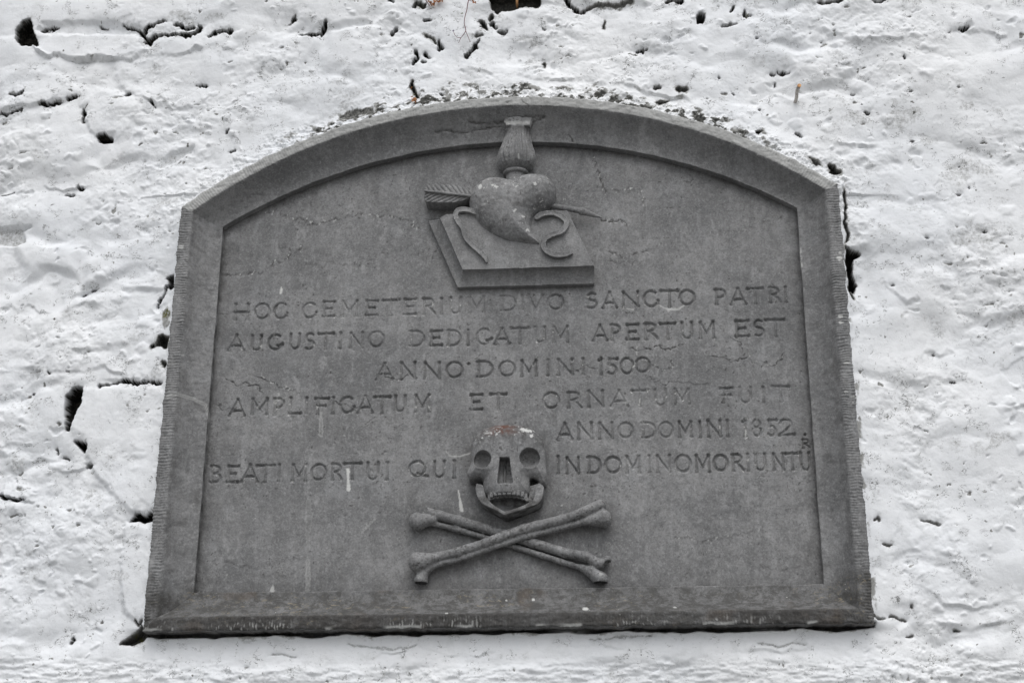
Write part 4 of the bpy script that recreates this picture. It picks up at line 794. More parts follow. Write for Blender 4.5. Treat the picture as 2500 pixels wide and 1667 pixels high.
def jaw_f(X, A, Z):
    d2, sd2, pr = polydist(X[:, 0, :], Z[:, 0, :], jaw_pts); hw = 0.0036 + 0.0052 * (sstep(0.36, 0.08, pr) + sstep(0.66, 0.92, pr))
    top = 0.040 + 0.018 * np.sin(np.clip(pr, 0, 1) * math.pi) ; top = top[:, None, :]; d2 = (d2 - hw)[:, None, :] + 0 * A
    # the flank of the jaw leans inwards towards the slab
    d2 = d2 + 0.10 * np.clip(top - A, 0, .05) * 0
    da = np.maximum(A - top, -0.004 - A); r = 0.0016
    f = np.minimum(np.maximum(d2 + r, da + r), 0) + np.sqrt(np.maximum(d2 + r, 0) ** 2 + np.maximum(da + r, 0) ** 2) - r
    poly = np.array(jaw_pts); bd = polysd(X[:, 0, :], Z[:, 0, :], poly).astype(np.float32)[:, None, :]
    fl = np.maximum(bd, A - (0.018 + 0.9 * np.clip(jx[2] + 0.004 - Z, 0, 0.022) + 5.0 * (X - jx[0]) ** 2))     # floor of the mouth
    fl = np.maximum(fl, -0.004 - A)
    f = smin(f, fl, 0.006)
    for q_ in ([(436, 900), (545, 950), (562, 1080), (612, 1165), (540, 1140), (462, 1050)], [(1296, 900), (1150, 950), (1140, 1080), (1090, 1165), (1225, 1135), (1290, 1050)]):
        f = smin(f, extr(X, A, Z, xz(S_, q_, 0.038), -0.002, 0.036, 0.004), 0.004)
    arc_ = xz(S_, smooth_pts([(575, 1150), (640, 1105), (740, 1085), (870, 1078), (1000, 1088), (1095, 1112), (1160, 1150)], 3), 0.046)
    d3 = polydist(X[:, 0, :], Z[:, 0, :], arc_)[0][:, None, :] - 0.0042; nick = 0.0014 * (np.abs(np.sin((X - jx[0]) / 0.0088 * math.pi)) ** 6)
    f = smin(f, np.maximum(d3 + nick, np.maximum(A - 0.046, 0.0 - A)), 0.002)
    return f
def jaw_p(v, at):
    flecks(at, v, 1.3, 14); at["stain_shade"] = np.maximum(at["stain_shade"], 0.8 * sstep(S_(800, 1060, .04)[2], S_(800, 1130, .04)[2], v[:, 2]) * sstep(-.6, .4, vn3(v[:, 0] * 70, v[:, 1] * 70, v[:, 2] * 70, 63)))  # darkens downwards: brown stain plus underside shade put into the colour
jb = bounds(jaw_pts, 0.012, -0.006, 0.070)
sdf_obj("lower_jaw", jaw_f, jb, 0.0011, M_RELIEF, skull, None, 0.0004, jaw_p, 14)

# ---- crossed bones
def bone(name_label, tube, ridge, knobs, r_t, r_r, seed, lift, cuts=()):
    r_t *= 1.1; r_r *= 1.12; knobs = [(a_, b_, c_ * 1.16, d_, e_, f__ * 1.16, g_ + .002) for a_, b_, c_, d_, e_, f__, g_ in knobs]
    T = [B_(x, y, lift + dh) for x, y, dh in tube]; Rg = [B_(x, y, lift - 0.003 + dh) for x, y, dh in ridge]
    def f_(X, A, Z):
        f = None
        for p, q in zip(T[:-1], T[1:]):
            c = cap(X, A, Z, p, q, r_t * kB, None, 0.85); f = c if f is None else smin(f, c, 0.004)
        g = None
        for p, q in zip(Rg[:-1], Rg[1:]):
            c = cap(X, A, Z, p, q, r_r * kB, None, 0.8); g = c if g is None else smin(g, c, 0.003)
        f = smin(f, g, 0.0018)
        # stone left under the bone, so that it grows out of the slab
        for p, q in ((T[0], T[-1]), (Rg[0], Rg[-1])):
            pass
        for (x0, y0, r0, x1, y1, r1, dh) in knobs:
            f = smin(f, cap(X, A, Z, B_(x0, y0, lift - 0.002 + dh), B_(x1, y1, lift - 0.002 + dh), r0 * kB, r1 * kB, 0.8), 0.005)
        for (x0, y0, r0) in cuts: f = smax(f, -(ell(X, A, Z, B_(x0, y0, lift + 0.006), (r0 * kB, 0.03, r0 * kB)) + 0.002 * vn3(X * 200, A * 200, Z * 200, 66)), 0.0015)
        return f
    pts = [(p[0], p[2]) for p in T + Rg] + [(B_(k[0], k[1], lift)[0], B_(k[0], k[1], lift)[2]) for k in knobs]
    def pt(v, at):
        flecks(at, v, 1.05, seed); n = vn3(v[:, 0] * 200, v[:, 1] * 200, v[:, 2] * 200, 67); at["stain_shade"] = np.maximum(at["stain_shade"], 0.5 * sstep(.35, .6, n))
        c = B_(2120, 890, .02); 
        if seed == 21: spot(at, v, "pale", c, (.004, .004), .4, .5, 3)
    sdf_obj("crossbone", f_, bounds(pts, 0.024, -0.004, 0.060), 0.0012, M_RELIEF, PLQ, name_label, 0.0006, pt, seed)
bone("rear bone running down from upper left to its broken lower right end",
     [(275, 218, 0), (600, 305, 0), (900, 395, -.004), (1100, 455, -.010), (1400, 545, -.006), (1750, 650, 0), (1960, 690, .004), (2110, 765, .004)],
     [(330, 335, 0), (600, 400, 0), (860, 480, -.004), (1250, 600, -.006), (1500, 680, 0), (1800, 775, 0), (1930, 812, 0)],
     [(178, 318, 88, 330, 300, 40, .004), (1930, 812, 34, 2010, 850, 48, 0), (2010, 850, 48, 2115, 930, 72, 0), (2110, 765, 40, 2190, 740, 52, .003)], 48, 27, 21, 0.016, cuts=((2215, 790, 60), (250, 190, 30)))
bone("front bone rising from lower left to upper right, unbroken",
     [(330, 705, 0), (600, 645, 0), (900, 545, .004), (1100, 465, .007), (1300, 395, .006), (1700, 300, .001), (1950, 215, 0), (2110, 150, .002)],
     [(330, 785, 0), (600, 722, 0), (900, 615, .003), (1100, 550, .005), (1300, 480, .004), (1700, 385, 0), (1950, 318, 0), (2080, 300, 0)],
     [(185, 748, 96, 330, 710, 48, .005), (330, 790, 32, 250, 850, 42, -.002), (240, 850, 44, 208, 935, 66, -.002), (1950, 215, 46, 2112, 152, 56, .002), (1960, 318, 30, 2145, 288, 84, .004)], 48, 28, 22, 0.023)
print("reliefs", time.time() - T0)

# ------------------------------------------------------------------ whitewashed rubble wall
WALL = thing("rubble_wall", "thickly whitewashed rough rubble wall with dark open joints around the plaque", "wall", (0, 0.05, 1.75))
def Q(*pts): return [(x * K, y * K) for x, y in pts]
def build_wall():
    def axis(a, b, lo, hi, st):
        core = np.arange(a, b, st); l = []; x = a; s = st
        while x > lo: s *= 1.12; x -= s; l.append(x)
        r = []; x = core[-1]; s = st
        while x < hi: s *= 1.12; x += s; r.append(x)
        return np.concatenate([np.array(l[::-1]), core, np.array(r)])
    cs = [P(u, v, 0) for u in (-20, 2520) for v in (-20, 1690)]
    x0, x1 = min(c[0] for c in cs), max(c[0] for c in cs); z0, z1 = min(c[1] for c in cs), max(c[1] for c in cs)
    xs = axis(x0, x1, x0 - 0.7, x1 + 0.7, 0.0021); zs = axis(z0, z1, z0 - 0.5, z1 + 0.5, 0.0021)
    X, Z = np.meshgrid(xs, zs); U, V = UV(X, Z, 0.0)
    X = X.astype(np.float32); Z = Z.astype(np.float32); U = U.astype(np.float32); V = V.astype(np.float32)
    dO = -inside_d(X, Z, ST_OUT).astype(np.float32)                # distance outside the plaque
    wx = X + 0.006 * fbm(X * 12, Z * 12, 2, 500); wz = Z + 0.006 * fbm(X * 12 + 4, Z * 12, 2, 501)
    reg = fbm(X * 3.1, Z * 3.1, 3, 502)                            # where the wash is rough or smooth
    rough = sstep(-0.35, 0.55, reg)
    h = 0.0120 * fbm(wx * 3.0, wz * 4.2, 2, 503) + 0.005 * fbm(wx * 7.5, wz * 9, 2, 499)
    c1_, c2_, cv_ = cells(X * 4.3 + 0.30 * fbm(X * 5, Z * 5, 3, 490), Z * 7.4 + 0.34 * fbm(X * 5 + 3, Z * 6, 3, 491), 492)
    ed = sstep(0.0, 0.46, c2_ - c1_); jm = sstep(-0.35, 0.45, fbm(X * 3.4, Z * 3.4, 2, 493)) * (1 - 0.55 * sstep(1980, 2200, U)) * (1 - 0.75 * sstep(640, 560, U) * sstep(380, 330, V)) * (1 - 0.8 * sstep(900, 940, V) * sstep(1540, 1500, V) * sstep(150, 190, U) * (U < 430)) * (1 - 0.6 * sstep(1570, 1600, V))
    h += -0.0105 * (1 - ed) * jm + 0.009 * (cv_ - 0.5) * ed * (0.3 + 0.7 * jm) + 0.0045 * (1 - np.clip(c1_ * 1.7, 0, 1) ** 2)
    h += 0.0040 * billow(wx * 8, wz * 10, 3, 504) * (0.15 + 0.95 * rough)
    h += 0.0025 * fbm(wx * 20, wz * 22, 4, 505, 0.42) * (0.12 + 1.0 * rough)
    bx_ = wx + 0.008 * fbm(X * 40, Z * 40, 2, 516); bz_ = wz + 0.007 * fbm(X * 40, Z * 40, 2, 517)
    h += 0.0070 * blobs(bx_ * 26, bz_ * 30, 506, 0.5) * sstep(-0.15, 0.5, fbm(X * 5, Z * 5, 2, 507))
    h -= 0.0085 * blobs(bx_ * 30, bz_ * 36, 510, 0.34) * sstep(0.0, 0.6, fbm(X * 6, Z * 6, 2, 511))
    h += 0.0007 * fbm(wx * 80, wz * 90, 3, 512, 0.6) * (0.2 + rough)
    h += 0.0030 * blobs((wx + 0.005 * pn2(X * 60, Z * 60, 518)) * 44, (wz + 0.005 * pn2(X * 60, Z * 60, 519)) * 50, 508, 0.4) * rough
    # layered flaking of old wash: contour steps of a warped noise
    c1 = fbm(wx * 18, wz * 26, 3, 513); fm = sstep(-0.05, 0.35, fbm(X * 4.2, Z * 4.2, 2, 514))
    lv = c1 * 3.2; fr = lv - np.floor(lv); step_ = np.floor(lv) + sstep(0.42, 0.58, fr); h += 0.0005 * step_ * fm
    dirt = 0.75 * fm * np.exp(-((fr - 0.44) / 0.07) ** 2) * sstep(0.05, 0.35, pn2(X * 55, Z * 55, 515))
    # small specks and pin holes
    pin = blobs((wx + 0.006 * fbm(X * 90, Z * 90, 2, 528)) * 55, (wz + 0.005 * fbm(X * 90, Z * 90, 2, 529)) * 75, 520, 0.05) * sstep(-0.1, 0.5, fbm(X * 7, Z * 7, 2, 521)); h -= 0.007 * pin * pin; 
    dirt = np.maximum(dirt, 0.9 * sstep(0.25, 0.6, pin))
    dirt = np.maximum(dirt, 0.40 * sstep(0.2, 0.9, fbm(X * 11, Z * 15, 4, 522)))
    # broad soiling in the hollows of rough zones (rain-washed grime)
    dirt = np.maximum(dirt, 0.46 * sstep(0.1, 0.7, fbm(wx * 9, wz * 14, 4, 523)) * sstep(0.0, 0.5, fbm(X * 2.3, Z * 2.3, 2, 524)))
    dirt = np.maximum(dirt, 1.1 * sstep(0.78, 1.0, fbm(wx * 60, wz * 75, 3, 525)) * sstep(0.0, 0.5, fbm(X * 6, Z * 6, 2, 526)))
    cr = sstep(0.62, 0.95, fbm(wx * 34, wz * 48, 3, 527)) * sstep(-0.1, 0.4, reg) * rough; h -= 0.004 * cr; dirt = np.maximum(dirt, 0.8 * cr)
    low = sstep(1592, 1625, V + 12 * pn2(X * 20, Z * 20, 532)); c2 = fbm(X * 26, Z * 80, 3, 533) * 3; f2 = c2 - np.floor(c2); h += low * (0.0011 * (np.floor(c2) + sstep(.4, .6, f2)) + 0.0014 * fbm(X * 34, Z * 90, 3, 534)); dirt = np.maximum(dirt, low * 0.5 * np.exp(-((f2 - .42) / .08) ** 2) * sstep(0, .3, pn2(X * 40, Z * 60, 535)))
    hole = np.zeros_like(h); moss = np.zeros_like(h)
    # blank smooth render strips below the plaque and at the lower left block
    def flatten(pts, amount, soft):
        d = polysd(U, V, pts); k = amount * sstep(soft, -soft, d + 10 * pn2(X * 25, Z * 25, 530)); return k
    k = flatten(Q((330, 1455), (2010, 1440), (2080, 1440), (2060, 1490), (1500, 1520), (900, 1530), (400, 1530)), 0.9, 14)
    hn = 0.0009 * fbm(X * 30, Z * 60, 3, 531); h = h * (1 - k) + (0.002 + hn) * k; dirt *= (1 - 0.8 * k)
    UW = U + 4.4 * fbm(X * 36, Z * 36, 3, 540, 0.55); VW = V + 4.0 * fbm(X * 36 + 7, Z * 36, 3, 541, 0.55)
    # ---- ledges: edges of buried stones (side A stands proud)
    def ledge(pts, up_, lu, dn, ld, dr=0.0):
        i = window(U, V, pts, max(lu, ld) * 3); d, sd, pr = polydist(UW[i] + 9 * pn2(X[i] * 15, Z[i] * 15, 547), VW[i] + 11 * fbm(X[i] * 15, Z[i] * 15, 2, 548), pts); tp = sstep(0, 0.12, pr) * sstep(1, 0.88, pr); s = d * sd
        sw_ = 5.5 + 5.0 * pn2(X[i] * 16, Z[i] * 16, 549); w_ = np.clip((s / sw_ + 1) / 2, 0, 1); w_ = w_ * w_ * (3 - 2 * w_); up_ = up_ * 0.65; dn = dn * 0.55; tp = tp * np.clip(0.65 + 0.9 * fbm(X[i] * 13, Z[i] * 13, 2, 546), 0.0, 1.35)
        h[i] += tp * (w_ * up_ * np.exp(-np.abs(s) / lu) - (1 - w_) * dn * np.exp(-np.abs(s) / ld))
        if dr: dirt[i] = np.maximum(dirt[i], dr * tp * np.exp(-(np.clip(-s, 0, 99) / 9) ** 2) * (s < 4) * (0.5 + 0.6 * pn2(X[i] * 40, Z[i] * 40, 545)))
    # travelling left to right, "above" stands proud
    L = [
     (Q((80, 100), (90, 122), (110, 130), (200, 138), (285, 134), (335, 124)), .016, 26, .022, 18, .5), (Q((335, 130), (345, 134), (400, 126), (440, 120), (472, 112)), .014, 22, .018, 16, .4),
     (Q((0, 262), (60, 252), (120, 238), (170, 224)), .010, 34, .010, 24, .2), (Q((190, 250), (202, 285), (228, 314), (270, 318), (292, 306), (312, 290)), .010, 30, .010, 24, .1),
     (Q((272, 140), (266, 170), (280, 200), (300, 218), (350, 236), (400, 246), (430, 246), (445, 232)), .008, 40, .008, 24, .15),
     (Q((0, 448), (30, 446), (60, 438)), .008, 24, .010, 20, .1), (Q((90, 420), (150, 440), (190, 432), (200, 415)), .006, 30, .006, 20, .1),
     
     (Q((150, 680), (200, 678), (260, 668), (330, 672), (390, 664)), .008, 40, .010, 24, .15), (Q((0, 700), (60, 704), (120, 712), (180, 706), (250, 700)), .005, 30, .006, 26, .1),
     (Q((40, 850), (100, 862), (170, 856), (240, 850), (300, 865)), .008, 40, .008, 24, .1), (Q((160, 800), (200, 808), (260, 802), (300, 790)), .006, 26, .008, 22, .2),
     (Q((230, 882), (292, 872), (345, 877), (384, 888)), .010, 26, .004, 10, .2), (Q((0, 1143), (50, 1150), (85, 1142)), .012, 34, .012, 22, .3),
     (Q((90, 1060), (140, 1080), (200, 1076), (215, 1062)), .006, 24, .006, 20, .1), (Q((200, 1115), (240, 1128), (262, 1122), (268, 1135)), .006, 30, .008, 20, .3),
     
     (Q((1060, 160), (1160, 178), (1260, 188)), .004, 30, .005, 24, .1), (Q((1241, 180), (1316, 186), (1417, 192), (1520, 216), (1600, 235)), .009, 34, .010, 16, .6),
     (Q((1300, 215), (1417, 222), (1520, 240), (1620, 270)), -.002, 20, -.007, 18, .3), (Q((1350, 22), (1400, 20), (1450, 14)), .004, 20, .006, 20, .4),
     (Q((2180, 66), (2250, 72), (2352, 70)), .012, 30, .012, 22, .35), (Q((1950, 92), (2010, 100), (2080, 96)), .008, 24, .008, 20, .15),
     (Q((1740, 90), (1800, 100), (1880, 92), (1940, 80)), .006, 34, .005, 24, .05), (Q((1830, 238), (1870, 232), (1900, 226)), .004, 20, .006, 18, .1),
     (Q((1830, 338), (1880, 344), (1950, 340), (2000, 334), (2020, 330)), .010, 22, .008, 20, .15), (Q((1950, 378), (1990, 390), (2030, 384), (2052, 368)), .012, 20, .012, 16, .5),
     
     (Q((2020, 640), (2060, 680), (2080, 700), (2110, 690)), .008, 26, .009, 22, .15), (Q((2120, 800), (2160, 812), (2200, 800)), .006, 26, .006, 22, .1), (Q((2130, 860), (2180, 874), (2230, 868)), .007, 26, .008, 20, .2),
     (Q((2089, 995), (2096, 976), (2128, 982), (2150, 996)), .007, 22, .008, 18, .3), (Q((2140, 1420), (2200, 1446), (2270, 1440), (2352, 1420)), .010, 36, .006, 26, .1),
     (Q((2080, 1330), (2160, 1380), (2230, 1400), (2320, 1380)), .006, 44, .006, 30, .1), (Q((1700, 1500), (1800, 1492), (1880, 1482), (1949, 1471), (1985, 1487), (2040, 1488)), .006, 30, .005, 20, .15),
     (Q((850, 1500), (950, 1492), (1050, 1504), (1150, 1500)), .003, 20, .005, 14, .2), (Q((1270, 1488), (1330, 1478), (1420, 1488), (1500, 1480)), .003, 20, .004, 14, .2), 
     
    ]
    for a_ in L: ledge(*a_)
    # vertical edges: (left of travel proud)
    for a_ in [(Q((2056, 1280), (2060, 1250), (2058, 1215)), .004, 18, .006, 16, .1), (Q((2091, 1423), (2089, 1361), (2094, 1320)), .004, 22, .006, 16, .3), (Q((160, 1000), (168, 960), (190, 905)), .002, 20, -.002, 20, 0)]: ledge(*a_)
    # raised blocks and recessed faces
    def plate(pts, dh, soft=7, flat=0.0, dr=0.0, tilt=0.0):
        i = window(U, V, pts, 30); d = polysd(UW[i], VW[i], pts); k_ = sstep(soft, -soft, d)
        if flat: h[i] = h[i] * (1 - flat * k_)
        vm = np.mean([p[1] for p in pts]); h[i] += k_ * (dh + tilt * (V[i] - vm) * 0.001)
        if dr: dirt[i] = np.maximum(dirt[i], dr * k_)
    S1 = Q((82, 92), (150, 84), (240, 80), (310, 82), (338, 96), (332, 118), (285, 132), (200, 136), (110, 128), (88, 116)); S2 = Q((349, 98), (362, 87), (440, 84), (500, 86), (498, 104), (440, 118), (350, 130), (340, 118))
    S3 = Q((196, 895), (250, 890), (330, 890), (383, 894), (378, 1000), (368, 1170), (330, 1182), (305, 1176), (255, 1130), (215, 1080), (198, 1040), (196, 1000), (166, 988), (172, 955)); S4 = Q((292, 1200), (350, 1212), (344, 1300), (334, 1425), (322, 1440), (285, 1400), (276, 1330), (282, 1250))
    S5 = Q((275, 140), (345, 130), (470, 122), (560, 130), (590, 180), (520, 225), (440, 242), (400, 240), (350, 232), (300, 215), (280, 198), (268, 168)); S6 = Q((195, 210), (240, 200), (280, 215), (310, 240), (322, 270), (300, 306), (272, 316), (228, 310), (205, 285), (192, 250))
    S7 = Q((0, 170), (60, 160), (140, 170), (178, 208), (170, 222), (130, 234), (60, 250), (0, 262)); S8 = Q((0, 0), (420, 0), (440, 40), (330, 60), (240, 50), (130, 52), (60, 48), (30, 60), (0, 60))
    plate(S1, .006, 5, .6); plate(S2, .005, 5, .5); plate(S3, .008, 8, .55); plate(S4, .006, 8, .6); plate(S5, .003, 16, .45); plate(S6, .004, 14, .3); plate(S7, .006, 14, .2); plate(S8, .006, 10, .5)
    plate(Q((100, 58), (240, 55), (320, 64), (330, 78), (250, 80), (120, 82), (90, 74)), -.010, 7, .0, .1)
    plate(Q((355, 380), (385, 352), (420, 342), (447, 337), (440, 350), (400, 370), (365, 384)), -.011, 5, .6, .42); plate(Q((-10, 524), (30, 521), (72, 517), (50, 530), (54, 552), (30, 564), (-10, 556)), -.016, 5, .6, .5)
    plate(Q((2144, 430), (2155, 414), (2180, 420), (2191, 445), (2170, 460), (2150, 455)), -.003, 3, .3, .12); plate(Q((2300, 850), (2352, 820), (2352, 900), (2320, 880)), -.003, 3, .2, .12)
    plate(Q((1975, 410), (2150, 400), (2352, 380), (2352, 560), (2140, 560), (2000, 520)), .003, 40, .45); plate(Q((1990, 1000), (2070, 1000), (2060, 1290), (2050, 1420), (2010, 1400)), .001, 14, .6)
    # wash built up to the stone's rim, thin and lumpy on the arch
    side = np.where(V > 1525, 0.0, 1.0); bot = sstep(2.178, 2.150, Z) 
    tgt = (0.024 + 0.006 * fbm(X * 12, Z * 12, 3, 550)) * (1 - bot) + (-0.004) * bot
    k = np.exp(-np.clip(dO, 0, 1) / (0.022 + 0.02 * (V < 480)))
    h[:] = h * (1 - k) + (tgt + 0.35 * h) * k
    archz = sstep(560, 480, V) * sstep(0.066, 0.016, dO + 0.030 * fbm(X * 16, Z * 16, 3, 551)) * (dO < 0.09)
    mid = sstep(650, 800, U) * sstep(1950, 1750, U)
    h += 0.005 * archz * fbm(X * 60, Z * 70, 3, 552, .7); dirt = np.maximum(dirt, archz * (0.4 + 0.95 * mid) * sstep(-0.3, 0.45, fbm(X * 34, Z * 44, 4, 553, .7)))
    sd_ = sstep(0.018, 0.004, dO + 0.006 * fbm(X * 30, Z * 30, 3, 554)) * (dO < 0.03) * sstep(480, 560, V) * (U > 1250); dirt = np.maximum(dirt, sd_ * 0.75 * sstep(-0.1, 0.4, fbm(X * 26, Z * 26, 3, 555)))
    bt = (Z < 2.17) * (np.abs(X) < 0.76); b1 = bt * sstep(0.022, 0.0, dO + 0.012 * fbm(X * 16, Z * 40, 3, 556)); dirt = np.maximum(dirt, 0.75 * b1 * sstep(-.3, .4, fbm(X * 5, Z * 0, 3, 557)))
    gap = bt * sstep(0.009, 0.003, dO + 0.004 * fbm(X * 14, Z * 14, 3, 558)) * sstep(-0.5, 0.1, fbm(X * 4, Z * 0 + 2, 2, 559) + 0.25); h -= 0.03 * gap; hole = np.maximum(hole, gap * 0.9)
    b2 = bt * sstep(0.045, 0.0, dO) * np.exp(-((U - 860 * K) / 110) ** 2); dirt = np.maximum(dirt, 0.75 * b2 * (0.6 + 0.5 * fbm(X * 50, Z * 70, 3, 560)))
    # ---- open joints and holes
    def crack(pts, wd, dep=.035, dr=.5, paint=1.0, rag=1.0):
        dep *= 0.65
        wdm = max(wd) if isinstance(wd, (list, tuple)) else wd; i = window(U, V, pts, wdm + 24)
        d, sd, pr = polydist(UW[i] + 3 * pn2(X[i] * 26, Z[i] * 26, 571), VW[i] + 3 * pn2(X[i] * 26, Z[i] * 26, 572), pts)
        ww = np.interp(pr, np.linspace(0, 1, len(wd)), wd) if isinstance(wd, (list, tuple)) else wd
        ww = ww * (0.95 + 0.55 * fbm(X[i] * 60, Z[i] * 60, 3, 570, .8)); k_ = sstep(ww * 1.05, ww * 0.5, d)
        h[i] -= dep * k_ + 0.004 * np.exp(-np.clip(d - ww, 0, 99) / 7); hole[i] = np.maximum(hole[i], paint * sstep(0.01, 0.16, k_))
        dirt[i] = np.maximum(dirt[i], dr * np.exp(-np.clip(d - ww, 0, 99) / 5))
    def hole_p(pts, dep=.045, dr=.5, paint=1.0):
        i = window(U, V, pts, 28); d = polysd(UW[i], VW[i], pts); k_ = sstep(3.0, -3.0, d); h[i] -= dep * k_ + .004 * np.exp(-np.clip(d, 0, 99) / 8); hole[i] = np.maximum(hole[i], paint * sstep(.01, .16, k_)); dirt[i] = np.maximum(dirt[i], dr * np.exp(-np.clip(d, 0, 99) / 6))
    hole_p(Q((52, 52), (72, 50), (79, 75), (86, 95), (90, 112), (80, 104), (74, 110), (52, 108), (40, 92), (42, 68)), .05, .7)
    crack(Q((102, 70), (131, 66)), 5); crack(Q((232, 60), (243, 64)), 3); crack(Q((284, 58), (300, 62), (314, 68), (326, 80), (340, 94), (345, 106)), [2.5, 3, 3, 6, 6]); crack(Q((338, 98), (357, 86), (391, 82), (432, 85), (452, 78), (466, 66), (459, 60)), [6, 5, 4, 5, 6, 7, 3]); crack(Q((332, 74), (345, 64), (362, 58), (384, 52)), [5, 4, 3, 3]); crack(Q((403, 60), (420, 64), (432, 70), (446, 66)), [4, 5, 5, 2])
    crack(Q((484, 82), (500, 76), (531, 73)), [5, 4, 6]); crack(Q((666, 52), (672, 42), (677, 33)), [3, 5, 2]); crack(Q((690, 77), (710, 79), (724, 79), (735, 72)), [2, 4, 6, 2]); crack(Q((737, 82), (742, 68), (747, 54)), [3, 6, 5])
    crack(Q((28, 224), (40, 222), (54, 219)), [3, 5, 5]); crack(Q((90, 243), (115, 243), (136, 238)), [3, 6, 5]); crack(Q((155, 228), (170, 224)), [5, 5]); crack(Q((0, 266), (25, 263), (51, 257)), [4, 2, 4]); crack(Q((190, 252), (193, 264), (192, 276)), [2, 6, 3], .03)
    crack(Q((288, 218), (298, 216)), 3.5, .03, .4); crack(Q((347, 236), (355, 241)), 4, .03, .5); hole_p(Q((224, 310), (236, 309), (256, 316), (255, 323), (230, 323)), .045, .4); crack(Q((450, 196), (464, 197), (474, 198)), [1, 4, 4], .03, .2); crack(Q((520, 306), (526, 301)), 2.5, .03, .3); crack(Q((530, 349), (538, 343)), 4, .03, .3)
    crack(Q((180, 426), (190, 428)), 5, .03, .2); crack(Q((148, 442), (158, 446), (164, 440)), 2.5, .03, .3); crack(Q((0, 445), (14, 446), (28, 442)), [3, 3, 1], .02, .2)
    crack(Q((185, 674), (196, 673)), [2, 2], .02, .2); crack(Q((210, 668), (219, 664)), 3, .02, .2); hole_p(Q((384, 640), (402, 636), (402, 660), (392, 656)), .03, .6, .8); crack(Q((401, 664), (386, 656), (380, 672), (370, 684), (360, 705)), [6, 4, 4, 4, 2.5], .04, .2)
    hole_p(Q((366, 778), (380, 774), (392, 780), (390, 808), (376, 800), (362, 798)), .035, 1.0, .7); crack(Q((350, 803), (358, 800)), 4, .03, .6); crack(Q((381, 838), (386, 848)), 5, .03, .7, .5); crack(Q((112, 855), (116, 857)), 2, .03, .2); crack(Q((70, 900), (73, 902)), 2.5, .03, .2); crack(Q((152, 852), (156, 852)), 2, .02, .3)
    crack(Q((230, 886), (246, 884), (262, 880), (292, 874), (320, 882), (350, 880), (378, 888)), [3.5, 2.5, 4, 7, 6, 7, 4], .045, .2)
    hole_p(Q((166, 894), (194, 892), (190, 912), (176, 950), (166, 975), (160, 991), (152, 989), (150, 935), (152, 910)), .055, .3)
    hole_p(Q((174, 1013), (197, 1017), (195, 1040), (184, 1030)), .05, .2); crack(Q((200, 1072), (210, 1068)), [4, 5], .03, .3, .6); crack(Q((128, 1030), (130, 1040)), 3, .02, .5, .5); crack(Q((145, 1048), (156, 1052)), 2, .02, .5, .4)
    crack(Q((0, 1137), (15, 1142), (33, 1149), (60, 1146)), [5, 5, 3, 1.5], .035, .3); hole_p(Q((297, 1196), (306, 1186), (313, 1178), (330, 1188), (345, 1180), (356, 1182), (354, 1195), (330, 1199)), .05, .25)
    hole_p(Q((273, 1478), (300, 1460), (322, 1448), (330, 1436), (336, 1452), (330, 1465), (300, 1481)), .035, .9, .6); crack(Q((157, 1472), (162, 1466)), 3.5, .03, .5, .7); crack(Q((312, 1424), (320, 1436), (332, 1426)), 3, .02, .6, .4)
    hole_p(Q((1120, -12), (1128, 10), (1142, 28), (1150, 20), (1190, 18), (1237, 10), (1245, -12)), .035, 1.1, .75); crack(Q((955, 12), (972, 16)), 7, .03, .6, .8); crack(Q((895, 0), (905, 4)), 4, .03, .3)
    crack(Q((1303, -5), (1315, 10), (1330, 18), (1345, 16)), [5, 6, 6, 3], .035, .5); crack(Q((1350, 15), (1380, 10), (1420, 13), (1450, 4)), [3, 6, 5, 4], .012, .8, .45); crack(Q((1530, 2), (1565, 3)), 4, .03, .6); crack(Q((1880, 3), (1930, 6), (1942, 2)), [3, 4, 5], .03, .6, .8); crack(Q((2005, 8), (2020, 10), (2030, 0)), [3, 4, 4], .03, .5, .8)
    crack(Q((898, 78), (902, 70), (906, 63)), [3, 6, 5], .035, .3); crack(Q((979, 43), (986, 43)), 4.5, .03, .4); crack(Q((1104, 48), (1113, 56), (1119, 66)), [6, 9, 4], .035, .6, .9); crack(Q((1131, 48), (1136, 59)), 5, .035, .3); crack(Q((1149, 71), (1165, 72)), [6, 4], .03, .4, .8); crack(Q((1125, 30), (1127, 40)), 3, .03, .7, .6)
    crack(Q((955, 117), (954, 130), (951, 148)), [2.5, 6, 3.5], .035, .3); crack(Q((976, 124), (982, 132), (991, 134)), [4, 3, 1], .03, .2); crack(Q((1010, 98), (1012, 106), (1008, 114)), [5, 7, 3], .03, .4, .9); crack(Q((1098, 93), (1093, 106), (1085, 118), (1072, 127)), [3, 6, 5, 7], .035, .5, .9); crack(Q((976, 82), (990, 90), (1000, 98)), [4, 3, 4], .02, .8, .4); crack(Q((1094, 81), (1104, 81)), 3.5, .02, .6, .5); crack(Q((969, 143), (974, 144)), 3, .02, .4)
    crack(Q((948, 186), (948, 205), (954, 220), (960, 226)), [2, 4, 6, 3], .03, .8, .9); crack(Q((1462, 112), (1476, 112), (1486, 110)), [3, 5, 3], .03, .2); crack(Q((1245, 63), (1253, 64)), 3, .02, .4, .5); crack(Q((1246, 138), (1250, 152)), 4, .02, .7, .4); crack(Q((1389, 48), (1390, 60)), 3, .015, .8, .3); crack(Q((1504, 199), (1516, 200)), 3.5, .02, .6, .6)
    crack(Q((1510, 234), (1522, 236), (1530, 232)), [3, 6, 3], .02, .9, .5); crack(Q((1560, 208), (1574, 208)), 6, .02, .9, .5); crack(Q((1015, 222), (1019, 226)), 3, .03, .6); crack(Q((780, 270), (800, 266), (830, 262), (855, 258)), [4, 10, 9, 6], .004, 1.0, .12)
